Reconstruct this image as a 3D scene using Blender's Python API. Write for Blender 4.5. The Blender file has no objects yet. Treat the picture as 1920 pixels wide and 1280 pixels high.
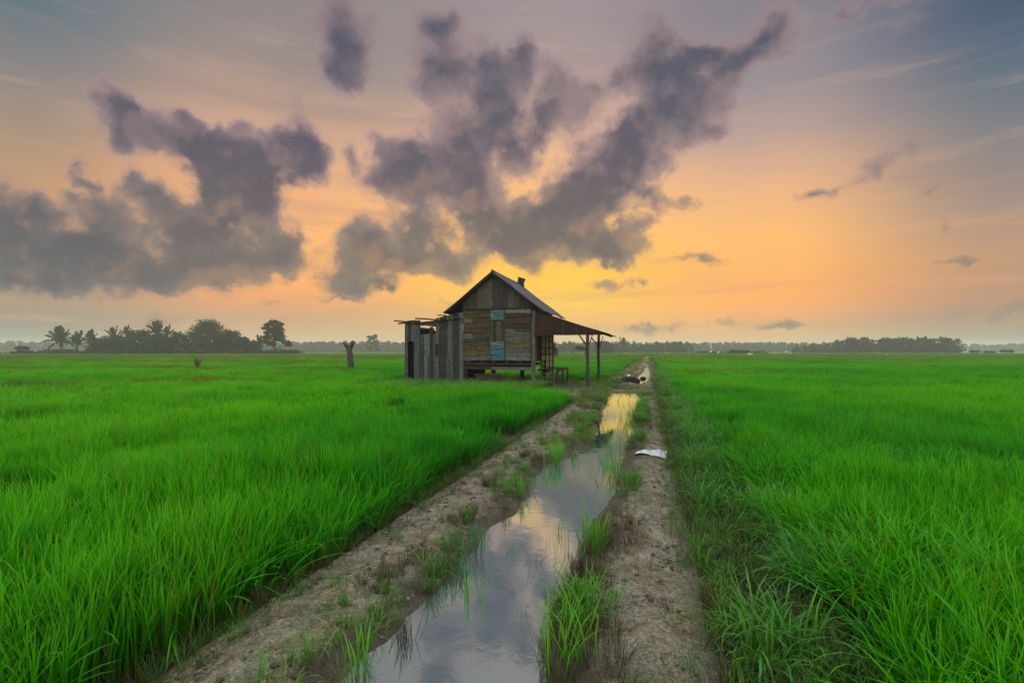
import bpy, math, random
import numpy as np
from mathutils import Vector, Matrix
R = math.radians
SC = bpy.context.scene
COL = SC.collection

# ------------------------------------------------------------------ camera
F = 960.0            # focal length in pixels of a 1920 px wide picture (18 mm on 36 mm)
HOR = 658.0          # horizon row
CAMZ = 1.6
cd = bpy.data.cameras.new('camera'); cam = bpy.data.objects.new('camera', cd); COL.objects.link(cam)
cd.lens = 18; cd.sensor_width = 36; cd.clip_start = 0.05; cd.clip_end = 9000
cd.shift_y = (HOR - 640) / 1920
cam.location = (0, 0, CAMZ); cam.rotation_euler = (R(90), 0, 0)
SC.camera = cam
SC.render.resolution_x, SC.render.resolution_y = 1024, 682
SC.view_settings.view_transform = 'Standard'; SC.view_settings.look = 'None'
SC.view_settings.exposure = 0; SC.view_settings.gamma = 1
SC.cycles.max_bounces = 8; SC.cycles.transparent_max_bounces = 8
SC.cycles.volume_bounces = 1; SC.cycles.diffuse_bounces = 3
SC.cycles.use_denoising = True
SC.cycles.sample_clamp_indirect = 4

# ------------------------------------------------------------------ sun (low, veiled by cloud beside the hut)
SUN_AZ, SUN_EL = R(-7), R(7)
sl = bpy.data.lights.new('sun', 'SUN'); sl.energy = 1.5; sl.angle = R(10); sl.color = (1.0, 0.72, 0.42)
so = bpy.data.objects.new('sun', sl); COL.objects.link(so)
sdir = Vector((math.sin(SUN_AZ)*math.cos(SUN_EL), math.cos(SUN_AZ)*math.cos(SUN_EL), math.sin(SUN_EL)))
so.rotation_euler = sdir.to_track_quat('Z', 'Y').to_euler(); so.location = (0, 60, 30)

# ------------------------------------------------------------------ colour helpers
def lin(c):
    out = []
    for v in c[:3]:
        v = v / 255.0
        out.append(v/12.92 if v <= 0.04045 else ((v+0.055)/1.055)**2.4)
    return tuple(out) + (1.0,)

class NT:
    def __init__(s, tree): s.t = tree; s.n = tree.nodes; s.l = tree.links
    def new(s, typ, **kw):
        nd = s.n.new(typ)
        for k, v in kw.items(): setattr(nd, k, v)
        return nd
    def put(s, sock, v):
        if isinstance(v, bpy.types.NodeSocket): s.l.new(v, sock)
        elif v is not None: sock.default_value = v
    def math(s, op, a, b=None, c=None, clamp=False):
        nd = s.new('ShaderNodeMath', operation=op, use_clamp=clamp)
        s.put(nd.inputs[0], a); s.put(nd.inputs[1], b); s.put(nd.inputs[2], c)
        return nd.outputs[0]
    def vmath(s, op, a, b=None, c=None):
        nd = s.new('ShaderNodeVectorMath', operation=op)
        s.put(nd.inputs[0], a); s.put(nd.inputs[1], b)
        if c is not None: s.put(nd.inputs[2], c)
        return nd.outputs[1] if op in ('LENGTH', 'DOT_PRODUCT', 'DISTANCE') else nd.outputs[0]
    def maprange(s, v, a, b, c=0.0, d=1.0, smooth=True):
        nd = s.new('ShaderNodeMapRange'); nd.interpolation_type = 'SMOOTHSTEP' if smooth else 'LINEAR'
        s.put(nd.inputs[0], v)
        for i, x in enumerate((a, b, c, d)): s.put(nd.inputs[i+1], x)
        return nd.outputs[0]
    def mix(s, f, a, b, mode='MIX'):
        nd = s.new('ShaderNodeMix', data_type='RGBA', blend_type=mode)
        s.put(nd.inputs['Factor'], f); s.put(nd.inputs[6], a); s.put(nd.inputs[7], b)
        return nd.outputs[2]
    def noise(s, vec, scale, detail=4, rough=0.55, dist=0.0, out=0):
        nd = s.new('ShaderNodeTexNoise'); s.put(nd.inputs['Vector'], vec)
        nd.inputs['Scale'].default_value = scale; nd.inputs['Detail'].default_value = detail
        nd.inputs['Roughness'].default_value = rough; nd.inputs['Distortion'].default_value = dist
        return nd.outputs[out]
    def ramp(s, f, stops, interp='LINEAR'):
        nd = s.new('ShaderNodeValToRGB'); cr = nd.color_ramp; cr.interpolation = interp
        cr.elements[0].position = stops[0][0]; cr.elements[0].color = stops[0][1]
        cr.elements[1].position = stops[-1][0]; cr.elements[1].color = stops[-1][1]
        for p, c in stops[1:-1]:
            e = cr.elements.new(p); e.color = c
        s.put(nd.inputs[0], f)
        return nd.outputs[0]

# ------------------------------------------------------------------ world: dusk sky, node based, by direction (azimuth, elevation)
def azel(u, v):
    az = math.atan2(u-960, F); el = math.atan2(HOR-v, math.hypot(F, u-960))
    return az, el
W = bpy.data.worlds.new('World'); SC.world = W; W.use_nodes = True
w = NT(W.node_tree); w.n.clear()
tc = w.new('ShaderNodeTexCoord').outputs['Generated']
nrm = w.vmath('NORMALIZE', tc)
sep = w.new('ShaderNodeSeparateXYZ'); w.put(sep.inputs[0], nrm)
AZ = w.math('ARCTAN2', sep.outputs[0], sep.outputs[1]); EL = w.math('ARCSINE', sep.outputs[2])
comb = w.new('ShaderNodeCombineXYZ'); w.put(comb.inputs[0], AZ); w.put(comb.inputs[1], EL)
P0 = comb.outputs[0]
COLS = [
 (0,   [(0,(98,115,125)),(100,(128,125,126)),(220,(158,138,122)),(330,(188,148,114)),(430,(186,142,108)),(520,(150,132,115)),(560,(168,142,116)),(600,(138,136,120)),(640,(142,137,120))]),
 (480, [(0,(140,130,130)),(100,(150,136,131)),(250,(205,162,136)),(330,(236,172,126)),(450,(252,182,112)),(520,(254,174,100)),(560,(232,160,106)),(595,(200,158,118)),(640,(198,166,122))]),
 (1060,[(0,(155,141,145)),(120,(165,146,145)),(250,(215,172,146)),(330,(250,190,132)),(450,(255,198,102)),(520,(255,200,72)),(570,(255,202,80)),(605,(240,186,102)),(640,(220,184,122))]),
 (1440,[(0,(130,125,135)),(150,(150,140,145)),(250,(185,157,146)),(350,(234,178,130)),(450,(255,186,106)),(560,(255,172,92)),(600,(236,170,108)),(640,(206,172,118))]),
 (1920,[(0,(68,88,112)),(150,(95,110,125)),(280,(132,127,128)),(400,(165,140,125)),(470,(190,146,112)),(560,(182,138,112)),(590,(152,132,116)),(640,(150,140,116))]),
]
cur = None
ELN = w.math('DIVIDE', EL, 0.65, clamp=True)
lown = w.noise(nrm, 2.2, 3, 0.5)
ELW = w.math('MULTIPLY_ADD', lown, 0.09, w.math('SUBTRACT', ELN, 0.045))
for i, (u, stops) in enumerate(COLS):
    st = sorted([(max(0.0, azel(u, v)[1]/0.65), lin(c)) for v, c in stops], key=lambda q: q[0])
    c = w.ramp(ELW, st)
    if cur is None: cur = c; pu = u
    else:
        f = w.maprange(AZ, azel(pu, 640)[0], azel(u, 640)[0], smooth=True)
        cur = w.mix(f, cur, c); pu = u
# thin streaks of high cloud, brighter and duller
smap = w.new('ShaderNodeMapping'); smap.inputs['Rotation'].default_value = (0, 0, R(-9)); smap.inputs['Scale'].default_value = (2.2, 17, 1)
w.put(smap.inputs['Vector'], P0)
st1 = w.noise(smap.outputs[0], 1.6, 5, 0.6, 0.6)
st1 = w.maprange(st1, 0.50, 0.74)
hi = w.maprange(EL, 0.10, 0.40)
cur = w.mix(w.math('MULTIPLY', st1, 0.30), cur, w.mix(hi, lin((238,170,120)), lin((196,164,150))))
smap2 = w.new('ShaderNodeMapping'); smap2.inputs['Rotation'].default_value = (0, 0, R(-6)); smap2.inputs['Scale'].default_value = (1.6, 13, 1); smap2.inputs['Location'].default_value = (3.1, 7.7, 2)
w.put(smap2.inputs['Vector'], P0)
st2 = w.maprange(w.noise(smap2.outputs[0], 1.5, 5, 0.62, 0.4), 0.50, 0.75)
cur = w.mix(w.math('MULTIPLY', st2, 0.26), cur, w.mix(hi, lin((178,138,116)), lin((118,118,128))))
# big cumulus masses: each blob = (u, v, ru, rv, weight, rotation deg)
BL = [
 (212,210,42,38,1.1,0),(240,245,52,44,1.1,0),(228,184,32,20,1,0),(262,205,24,26,.7,0),(318,245,58,44,1,0),(370,270,66,44,1,0),(430,285,66,44,1,10),(500,290,60,46,1,0),(566,290,54,48,1.1,0),(552,258,36,30,1,0),(590,305,30,30,.9,0),(452,232,22,18,.7,0),(400,238,28,18,.7,0),(345,215,22,14,.7,0),
 (420,325,84,56,1,15),(475,332,74,46,1,-15),(405,375,46,60,1,0),(395,415,44,42,1,0),(465,385,60,50,.9,-25),(500,350,50,40,.8,0),(450,420,60,40,.8,0),
 (15,395,60,54,1,0),(35,455,95,62,1,0),(85,392,34,26,.9,0),(185,385,46,34,1,0),(170,440,90,55,1,0),(250,338,28,26,.9,0),(280,372,48,36,1,0),(302,402,56,40,1,0),(335,430,44,36,1,0),(105,500,150,52,1,0),(275,480,130,58,1,0),(385,500,110,50,1,0),(455,478,100,42,.9,0),(525,450,36,44,.9,0),(540,490,30,34,.8,0),(230,522,200,28,.8,0),(60,535,120,20,.5,0),
 (165,340,34,14,.75,15),(155,308,24,14,.7,0),(545,198,22,26,.7,0),(555,430,16,22,.7,0),
 (645,30,52,58,1.1,0),(662,92,52,54,1.1,0),(630,125,34,36,.85,0),(640,160,30,26,.6,0),
 (800,45,46,34,.85,0),(832,38,44,26,.8,0),(835,90,54,54,1,0),(808,132,54,48,1,0),(850,165,44,40,1,0),(790,165,26,20,.7,0),
 (908,112,38,48,1,0),(920,160,52,56,1,0),(976,82,26,30,1,0),(980,112,24,34,.9,0),(1000,168,54,44,.8,0),(1042,188,38,40,.8,0),(1052,140,30,26,.6,0),(1110,168,42,32,.9,0),(1085,200,40,26,.6,0),(1052,238,54,34,.85,0),(1010,225,36,36,.8,0),(1030,110,30,24,.55,0),
 (868,250,56,56,1,0),(930,222,46,44,.95,0),(965,268,54,36,.95,0),(985,300,36,34,.8,0),(960,320,40,24,.6,0),
 (770,310,58,56,1,0),(800,352,84,66,1,0),(738,322,46,34,1,0),(850,290,58,56,1,0),(885,340,46,58,1,0),(800,402,58,48,1,0),(718,272,28,18,.8,20),(662,302,16,30,.85,0),(690,342,34,26,.9,0),(765,268,26,20,.9,0),
 (905,390,44,50,1,0),(950,425,60,56,1,0),(935,465,54,38,1,0),(1000,440,60,46,1,0),(900,440,36,40,.8,0),(985,380,20,26,.5,0),
 (640,498,56,54,1,0),(690,450,54,42,.9,0),(720,482,56,46,.95,0),(668,535,60,22,.8,0),(765,500,36,30,.95,0),(820,468,46,42,.9,0),(832,500,52,26,1,0),(725,540,26,16,.8,0),(765,440,30,30,.7,0),(880,500,34,22,.8,0),
 (988,502,32,24,.95,20),
 (1225,70,40,34,.95,0),(1200,125,44,44,.95,0),(1250,100,52,52,1,0),(1268,150,56,56,1,0),(1315,108,32,28,.9,0),(1330,105,22,18,.7,0),(1160,150,30,30,.6,0),(1245,200,58,56,1,0),(1295,220,56,46,1,0),(1332,218,40,32,1,0),(1350,248,30,20,1,0),(1225,262,60,56,1,0),(1172,262,46,44,.9,0),(1150,300,66,54,1,-35),(1100,335,76,54,1,-35),(1055,375,66,54,1,-30),(1105,390,74,54,1,-30),(1160,345,58,46,1,0),(1030,410,56,44,1,0),(1080,442,58,46,1,0),(1130,466,60,30,1,0),(1165,472,40,20,.8,0),(1210,300,46,46,.8,0),
 (1215,410,28,16,.9,0),(1196,436,32,20,.95,0),(1222,464,28,15,.95,0),(1228,368,38,16,.65,15),(1270,385,40,12,.5,10),
 (1300,488,66,10,.70,0),(1338,492,24,8,.55,0),(1203,522,26,7,.6,0),(1150,532,50,8,.5,0),
 (1425,75,66,46,1.2,0),(1455,52,42,32,1.1,0),(1402,108,48,38,.9,0),(1372,140,54,34,.75,-40),(1340,165,50,34,.6,0),(1470,110,50,40,.55,0),
 (1640,2,110,20,.85,0),(1560,40,60,24,.45,-30),(1706,270,74,34,.56,-12),(1655,300,60,20,.36,-25),(1590,342,104,24,.50,-20),(1540,358,40,10,.6,-10),(1775,345,60,9,.55,-8),(1862,488,60,8,.7,4),(1800,498,40,5,.55,0),(1768,415,18,14,.55,-40),
 (1140,608,60,10,.5,0),(1180,602,20,10,.45,0),(1235,606,30,10,.5,0),(1262,604,16,12,.4,0),(1290,617,160,10,.5,0),(1365,606,24,10,.45,0),(1425,600,34,12,.42,0),(1460,610,80,10,.42,0),(1600,612,200,10,.4,0),(1910,580,44,22,.6,0),(1860,588,34,16,.55,0),(1880,612,130,20,.6,0),
 (490,566,34,5,.5,0),(820,566,46,6,.5,0),(260,600,300,12,.5,0),(620,560,60,5,.5,0),
]
wn = w.noise(nrm, 11.0, 4, 0.55, 0, out=1)
wv = w.vmath('MULTIPLY', w.vmath('SUBTRACT', wn, (0.5, 0.5, 0.5)), (0.085, 0.075, 0))
wn2 = w.noise(nrm, 34.0, 3, 0.6, 0, out=1)
wv2 = w.vmath('MULTIPLY', w.vmath('SUBTRACT', wn2, (0.5, 0.5, 0.5)), (0.03, 0.028, 0))
P1 = w.vmath('ADD', w.vmath('ADD', P0, wv), wv2)
acc = None
for (u, v, ru, rv, wt, rot) in BL:
    az, el = azel(u, v)
    mp = w.new('ShaderNodeMapping', vector_type='TEXTURE')
    mp.inputs['Location'].default_value = (az, el, 0)
    mp.inputs['Rotation'].default_value = (0, 0, R(-rot))
    k = 1.52
    mp.inputs['Scale'].default_value = (k*ru*math.cos(az)**2/F, k*rv*math.cos(az)*math.cos(el)**2/F, 1)
    w.put(mp.inputs['Vector'], P1)
    g = w.new('ShaderNodeTexGradient', gradient_type='SPHERICAL'); w.put(g.inputs[0], mp.outputs[0])
    if acc is None: acc = w.math('MULTIPLY', g.outputs[1], wt)
    else: acc = w.math('MULTIPLY_ADD', g.outputs[1], wt, acc)
body = w.math('MULTIPLY', w.math('SUBTRACT', 1.0, w.math('POWER', 2.718, w.math('MULTIPLY', acc, -1.05))), 1.2)
fb = w.noise(nrm, 13.0, 11, 0.60, 0.1)
fb2 = w.noise(nrm, 7.0, 4, 0.5, 0.2)
solid = w.maprange(acc, 0.5, 1.5)
body = w.math('MULTIPLY_ADD', solid, 0.16, body)
d0 = w.math('MULTIPLY_ADD', w.math('SUBTRACT', fb, 0.5), 2.3, body)
fr1 = w.noise(nrm, 13.0, 5, 0.5, 0.1)
fbo = w.noise(w.vmath('ADD', nrm, (0.010, 0.0, -0.022)), 13.0, 5, 0.5, 0.1)
relief = w.math('SUBTRACT', fr1, fbo)
gate = w.maprange(acc, 0.0, 0.22)
alpha = w.math('MULTIPLY', w.maprange(w.maprange(d0, 0.26, 0.98, 0, 1, False), 0.0, 0.9), gate)
thick = w.maprange(w.math('MULTIPLY_ADD', w.math('SUBTRACT', fb, 0.5), 2.4, acc), 0.2, 2.0, 0, 1, False)
side = w.maprange(AZ, R(-38), R(2))
lowc = w.mix(side, lin((112,110,108)), lin((142,128,112)))
higc = w.mix(side, lin((134,118,124)), lin((144,124,126)))
hh = w.maprange(EL, R(7), R(21))
core = w.mix(hh, lowc, higc)
core_d = w.mix(hh, w.mix(side, lin((78,84,92)), lin((98,97,98))), lin((74,77,96)))
rim = w.mix(hh, w.mix(side, lin((196,150,114)), lin((246,182,98))), lin((182,148,138)))
rim = w.mix(w.maprange(AZ, R(18), R(36)), rim, lin((146, 128, 122)))
rim = w.mix(w.maprange(EL, R(22), R(31)), rim, lin((142, 126, 134)))
cc = w.mix(w.maprange(thick, 0.0, 0.34), rim, core)
cc = w.mix(w.maprange(w.math('MULTIPLY_ADD', w.math('SUBTRACT', fb2, 0.5), 1.5, thick), 0.18, 0.85), cc, core_d)
cc = w.mix(w.maprange(relief, -0.02, 0.16, 0, 0.55), cc, w.mix(0.45, cc, rim))
cc = w.mix(w.maprange(relief, 0.02, -0.16, 0, 0.55), cc, w.mix(1.0, cc, (0.70, 0.73, 0.82, 1), 'MULTIPLY'))
veil = w.math('MULTIPLY', w.maprange(w.math('MULTIPLY_ADD', w.math('SUBTRACT', fb, 0.5), 1.5, w.math('MULTIPLY', acc, 1.1)), 0.0, 0.75), w.maprange(acc, 0.0, 0.3))
cur = w.mix(w.math('MULTIPLY', veil, 0.42), cur, w.mix(hh, w.mix(side, lin((150,132,118)), lin((205,158,104))), lin((150,130,134))))
front = w.mix(w.math('MULTIPLY', alpha, 0.90), cur, cc)
# the part of the sky overhead and behind the camera: bright, nearly clear
ns = w.new('ShaderNodeTexSky', sky_type='NISHITA'); ns.sun_disc = False; ns.sun_elevation = SUN_EL; ns.sun_rotation = SUN_AZ
nsx = w.vmath('SCALE', ns.outputs[0]); nsx.node.inputs['Scale'].default_value = 0.08
backc = w.vmath('ADD', nsx, (1.52, 1.56, 1.50))
cl = w.maprange(w.noise(nrm, 2.5, 4, 0.55), 0.35, 0.7)
backc = w.vmath('MULTIPLY', backc, w.mix(cl, (1.12, 1.12, 1.12, 1), (0.8, 0.82, 0.85, 1)))
bf = w.math('MAXIMUM', w.maprange(EL, R(37), R(54)), w.maprange(w.math('ABSOLUTE', AZ), R(58), R(95)))
sky = w.mix(bf, front, backc)
gnd = w.maprange(EL, R(-2), R(-0.2))
sky = w.mix(gnd, (0.05, 0.07, 0.03, 1), sky)
bg = w.new('ShaderNodeBackground'); w.put(bg.inputs[0], sky); bg.inputs[1].default_value = 1.06
wo = w.new('ShaderNodeOutputWorld'); w.l.new(bg.outputs[0], wo.inputs[0])
W.cycles.sampling_method = 'MANUAL'; W.cycles.sample_map_resolution = 512

# ------------------------------------------------------------------ numeric helpers
def sstep(a, b, x):
    t = np.clip((x-a)/(b-a), 0, 1); return t*t*(3-2*t)
def _hash(ix, iy, seed):
    n = (ix*374761393 + iy*668265263 + seed*1442695041) & 0xffffffff
    n = ((n ^ (n >> 13))*1274126177) & 0xffffffff
    return ((n ^ (n >> 16)) & 0xffff)/65535.0
def vnoise(x, y, seed=0):
    xi = np.floor(x).astype(np.int64); yi = np.floor(y).astype(np.int64)
    fx = x-xi; fy = y-yi; fx = fx*fx*(3-2*fx); fy = fy*fy*(3-2*fy)
    a = _hash(xi, yi, seed); b = _hash(xi+1, yi, seed); c = _hash(xi, yi+1, seed); d = _hash(xi+1, yi+1, seed)
    return (a*(1-fx)+b*fx)*(1-fy) + (c*(1-fx)+d*fx)*fy
def fbm(x, y, seed=0, oct=4, gain=0.5):
    s = 0; a = 1; t = 0
    for i in range(oct):
        s = s + a*vnoise(x*2**i+17*i, y*2**i-9*i, seed+i); t += a; a *= gain
    return s/t

# puddle banks, read as points on the water sheet
WZ = -0.05
def wpt(u, v, z=WZ):
    Y = (CAMZ-z)*F/(v-HOR); return (u-960)/F*Y, Y
L1 = [wpt(*p) for p in [(560,1700),(600,1340),(664,1243),(720,1206),(756,1170),(775,1148),(819,1104),(850,1075),(870,1057),(892,1020),(928,984),(960,962),(975,947),(990,925),(990,905),(1004,885),(1040,865),(1075,849),(1108,836),(1116,816),(1124,800),(1130,768),(1138,753),(1134,740),(1150,736)]]
R1 = [wpt(*p) for p in [(1034,1700),(1032,1340),(1030,1280),(1027,1225),(1027,1152),(1052,1115),(1070,1079),(1100,1031),(1102,1006),(1125,962),(1140,933),(1160,905),(1164,890),(1166,871),(1173,852),(1177,828),(1188,804),(1188,780),(1197,755),(1207,742),(1195,736)]]
L2 = [wpt(*p) for p in [(1196,721),(1188,714),(1197,705),(1207,697),(1211,686)]]
R2 = [wpt(*p) for p in [(1200,721),(1211,716),(1218,710),(1218,696),(1214,686)]]
def bank(lst, Y):
    a = sorted(lst, key=lambda p: p[1]); ys = np.array([p[1] for p in a]); xs = np.array([p[0] for p in a])
    return np.interp(Y, ys, xs)
def puddle_d(x, Y):
    """signed distance-like value, positive inside water"""
    out = np.full(np.shape(x), -9.0)
    for Lb, Rb, y0, y1 in ((L1, R1, 1.3, 20.2), (L2, R2, 25.3, 56)):
        wob = 0.10*np.minimum(1, Y/6)*(fbm(x*3.0, Y*3.0, 5, 3)-0.5)*2
        l = bank(Lb, Y); r = bank(Rb, Y)
        d = np.minimum(x-l, r-x) + wob
        d = np.minimum(d, np.minimum(Y-y0, y1-Y)*0.5)
        out = np.maximum(out, d)
    return out
def xl(Y): return -2.6+0.271*Y
def xr(Y): return 1.2+0.266*Y
def xt(Y): return 0.45+0.264*Y
# hut frame
OX, OY = 0.90, 22.7
YAW = -math.atan2(0.267, 0.964)
wv_ = (math.cos(YAW), math.sin(YAW)); dv_ = (-math.sin(YAW), math.cos(YAW))
def to_hut(x, y):
    dx = x-OX; dy = y-OY
    return dx*wv_[0]+dy*wv_[1], dx*dv_[0]+dy*dv_[1]
def yard(x, y):
    """1 in the bare yard round the hut"""
    a, b = to_hut(x, y)
    m = sstep(-6.6, -6.2, a)*sstep(3.6, 3.2, a)*sstep(-5.0, -4.6, b + 0.9*sstep(-2, -6, a)*0 + 0.0)*sstep(6.2, 5.6, b)
    return m*sstep(17.2, 17.6, y)
def height(x, y):
    n = fbm(x*0.9, y*0.9, 1, 4)-0.5
    n2 = fbm(x*6, y*6, 9, 4)-0.5
    n3 = fbm(x*17, y*17, 13, 2)-0.5
    tr = sstep(-0.10, 0.45, x-xl(y))*sstep(0.15, -0.45, x-xt(y))
    yd = yard(x, y)
    tr = np.maximum(tr, yd*0.85)
    fade = sstep(160, 120, y)
    tr = tr*fade
    z = -0.13 + 0.04*n + tr*(0.135 + 0.05*n + 0.03*n2)
    # low ridge of trodden mud each side
    d = puddle_d(x, y)
    zin = WZ - 0.006 - np.clip(d, 0, 0.3)*0.35
    zout = WZ + 0.004 + np.clip(-d, 0, 3)*0.30
    z = np.where(d > 0, zin, np.where((tr > 0.3) | (d > -0.12), np.minimum(np.maximum(z, WZ+0.006), zout), z))
    z = z + np.where(tr > 0.3, (0.030*n2 + 0.014*n3 + 0.03*n)*sstep(0.0, 0.12, -d), 0)
    return z

def mesh_obj(name, V, Fc, mats, parent=None, smooth=False, matidx=None, uv=None, pattr=None, fattr=None):
    me = bpy.data.meshes.new(name)
    V = np.asarray(V, dtype=np.float32)
    if isinstance(Fc, np.ndarray) and Fc.ndim == 2:
        k = Fc.shape[1]; nf = len(Fc)
        me.vertices.add(len(V)); me.vertices.foreach_set('co', V.ravel())
        me.loops.add(nf*k); me.loops.foreach_set('vertex_index', Fc.astype(np.int32).ravel())
        me.polygons.add(nf); me.polygons.foreach_set('loop_start', np.arange(nf, dtype=np.int32)*k)
        me.update(calc_edges=True)
    else:
        me.from_pydata([tuple(map(float, v)) for v in V], [], [tuple(map(int, f)) for f in Fc])
    if not isinstance(mats, (list, tuple)): mats = [mats]
    for m in mats: me.materials.append(m)
    if matidx is not None: me.polygons.foreach_set('material_index', np.asarray(matidx, dtype=np.int32))
    if smooth: me.polygons.foreach_set('use_smooth', np.ones(len(me.polygons), dtype=bool))
    if uv is not None:   # per vertex uv
        uvl = me.uv_layers.new(name='UVMap')
        li = np.zeros(len(me.loops), dtype=np.int32); me.loops.foreach_get('vertex_index', li)
        uvl.data.foreach_set('uv', np.asarray(uv, dtype=np.float32)[li].ravel())
    if pattr:
        for k, a in pattr.items():
            a = np.asarray(a, dtype=np.float32)
            if a.ndim == 1:
                at = me.attributes.new(k, 'FLOAT', 'POINT'); at.data.foreach_set('value', a)
            elif a.shape[1] == 4:
                at = me.attributes.new(k, 'FLOAT_COLOR', 'POINT'); at.data.foreach_set('color', a.ravel())
            else:
                at = me.attributes.new(k, 'FLOAT_VECTOR', 'POINT'); at.data.foreach_set('vector', a.ravel())
    me.update()
    o = bpy.data.objects.new(name, me); COL.objects.link(o)
    if parent is not None: o.parent = parent
    return o
def tag(o, label=None, cat=None, group=None, kind=None):
    if label: o['label'] = label
    if cat: o['category'] = cat
    if group: o['group'] = group
    if kind: o['kind'] = kind
    return o
def empty(name, loc, rz=0.0):
    o = bpy.data.objects.new(name, None); COL.objects.link(o)
    o.location = loc; o.rotation_euler = (0, 0, rz); o.empty_display_size = 0.2
    return o

class MB:
    """collects boxes, tubes and lumps into one mesh with a per-vertex colour and a lengthwise uv"""
    def __init__(s): s.V = []; s.F = []; s.C = []; s.U = []
    def add(s, vs, fs, col, uvs):
        n = len(s.V); s.V += [tuple(v) for v in vs]; s.F += [tuple(i+n for i in f) for f in fs]
        s.C += [tuple(col)]*len(vs); s.U += list(uvs)
    def board(s, p0, p1, wdir, wid, thick, col=(.1,.1,.1,1), rng=None, jit=0.0, wid2=None):
        """board from p0 to p1, width along wdir"""
        p0 = Vector(p0); p1 = Vector(p1); ax = (p1-p0); L = ax.length; axn = ax.normalized()
        wd = Vector(wdir); wd = (wd - axn*wd.dot(axn)).normalized(); td = axn.cross(wd)
        r = rng or random
        o1 = r.random()*40; o2 = r.random()*40
        vs = []; uv = []
        for e, p in ((0, p0), (1, p1)):
            ww = wid if (e == 0 or wid2 is None) else wid2
            for a, b in ((-1,-1),(1,-1),(1,1),(-1,1)):
                j = axn*(r.uniform(-1,1)*jit) if jit else Vector()
                vs.append(p + wd*(a*ww/2) + td*(b*thick/2) + j)
                uv.append((o1 + e*L, o2 + a*ww/2 + b*thick/2))
        fs = [(0,3,2,1),(4,5,6,7),(0,1,5,4),(1,2,6,5),(2,3,7,6),(3,0,4,7)]
        s.add(vs, fs, col, uv)
    def tube(s, pts, rad, n=8, col=(.1,.1,.1,1)):
        pts = [Vector(p) for p in pts]; vs = []; uv = []; off = random.random()*50; L = 0
        for i, p in enumerate(pts):
            t = (pts[min(i+1, len(pts)-1)] - pts[max(i-1, 0)]).normalized()
            a = t.orthogonal().normalized() if i == 0 else (pa - t*pa.dot(t)).normalized()
            pa = a; b = t.cross(a); rr = rad[i] if hasattr(rad, '__len__') else rad
            if i: L += (p-pts[i-1]).length
            for k in range(n):
                an = 2*math.pi*k/n
                vs.append(p + (a*math.cos(an) + b*math.sin(an))*rr); uv.append((off+L, k/n*rr*6))
        fs = []
        for i in range(len(pts)-1):
            for k in range(n):
                fs.append((i*n+k, i*n+(k+1) % n, (i+1)*n+(k+1) % n, (i+1)*n+k))
        fs.append(tuple(range(n-1, -1, -1))); fs.append(tuple((len(pts)-1)*n+k for k in range(n)))
        s.add(vs, fs, col, uv)
    def poly(s, pts, ext, col=(.1,.1,.1,1), vert=True):
        """flat polygon extruded by ext"""
        n = len(pts); ext = Vector(ext); o = random.random()*30
        vs = [Vector(p) for p in pts] + [Vector(p)+ext for p in pts]
        uv = [((p[2] if vert else p[0])+o, (p[0] if vert else p[2])+o*1.3) for p in vs]
        fs = [tuple(range(n-1, -1, -1)), tuple(range(n, 2*n))] + [(i, (i+1) % n, n+(i+1) % n, n+i) for i in range(n)]
        s.add(vs, fs, col, uv)
    def build(s, name, mat, parent=None, smooth=False):
        return mesh_obj(name, s.V, s.F, mat, parent, smooth, uv=s.U, pattr={'col': s.C})

# ------------------------------------------------------------------ materials
def mat(name):
    m = bpy.data.materials.new(name); m.use_nodes = True; t = NT(m.node_tree); t.n.clear()
    out = t.new('ShaderNodeOutputMaterial'); return m, t, out
def principled(t, out, base, rough=0.8, normal=None, spec=0.3, metal=0.0):
    b = t.new('ShaderNodeBsdfPrincipled'); t.put(b.inputs['Base Color'], base); t.put(b.inputs['Roughness'], rough)
    b.inputs['Specular IOR Level'].default_value = spec; t.put(b.inputs['Metallic'], metal)
    if normal is not None: t.l.new(normal, b.inputs['Normal'])
    if out is not None: t.l.new(b.outputs[0], out.inputs[0])
    return b
def bump(t, h, strength=0.5, dist=0.02):
    b = t.new('ShaderNodeBump'); t.put(b.inputs['Height'], h); b.inputs['Strength'].default_value = strength
    b.inputs['Distance'].default_value = dist; return b.outputs[0]

def wood_mat():
    m, t, out = mat('weathered_wood')
    uv = t.new('ShaderNodeTexCoord').outputs['UV']
    mp = t.new('ShaderNodeMapping'); mp.inputs['Scale'].default_value = (2.5, 45, 1); t.put(mp.inputs[0], uv)
    grain = t.noise(mp.outputs[0], 1.0, 5, 0.65, 0.3)
    mp2 = t.new('ShaderNodeMapping'); mp2.inputs['Scale'].default_value = (1.3, 5, 1); t.put(mp2.inputs[0], uv)
    patch = t.noise(mp2.outputs[0], 2.0, 5, 0.65)
    at = t.new('ShaderNodeAttribute', attribute_name='col').outputs[0]
    g = t.maprange(grain, 0.25, 0.75, 0.5, 1.35)
    c = t.mix(1.0, at, g, 'MULTIPLY')
    # worn paint / lichen
    worn = t.maprange(patch, 0.52, 0.68)
    c = t.mix(t.math('MULTIPLY', worn, 0.55), c, t.mix(0.5, (0.085, 0.08, 0.065, 1), t.mix(1.0, at, (1.5,1.5,1.45,1), 'MULTIPLY')))
    dark = t.maprange(patch, 0.44, 0.30)
    c = t.mix(t.math('MULTIPLY', dark, 0.7), c, (0.014, 0.011, 0.009, 1))
    spots = t.noise(uv, 9.0, 6, 0.75, 0.5)
    c = t.mix(1.0, c, t.maprange(spots, 0.3, 0.7, 0.6, 1.5), 'MULTIPLY')
    principled(t, out, c, 0.85, bump(t, grain, 0.6, 0.006), 0.2)
    return m
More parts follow.
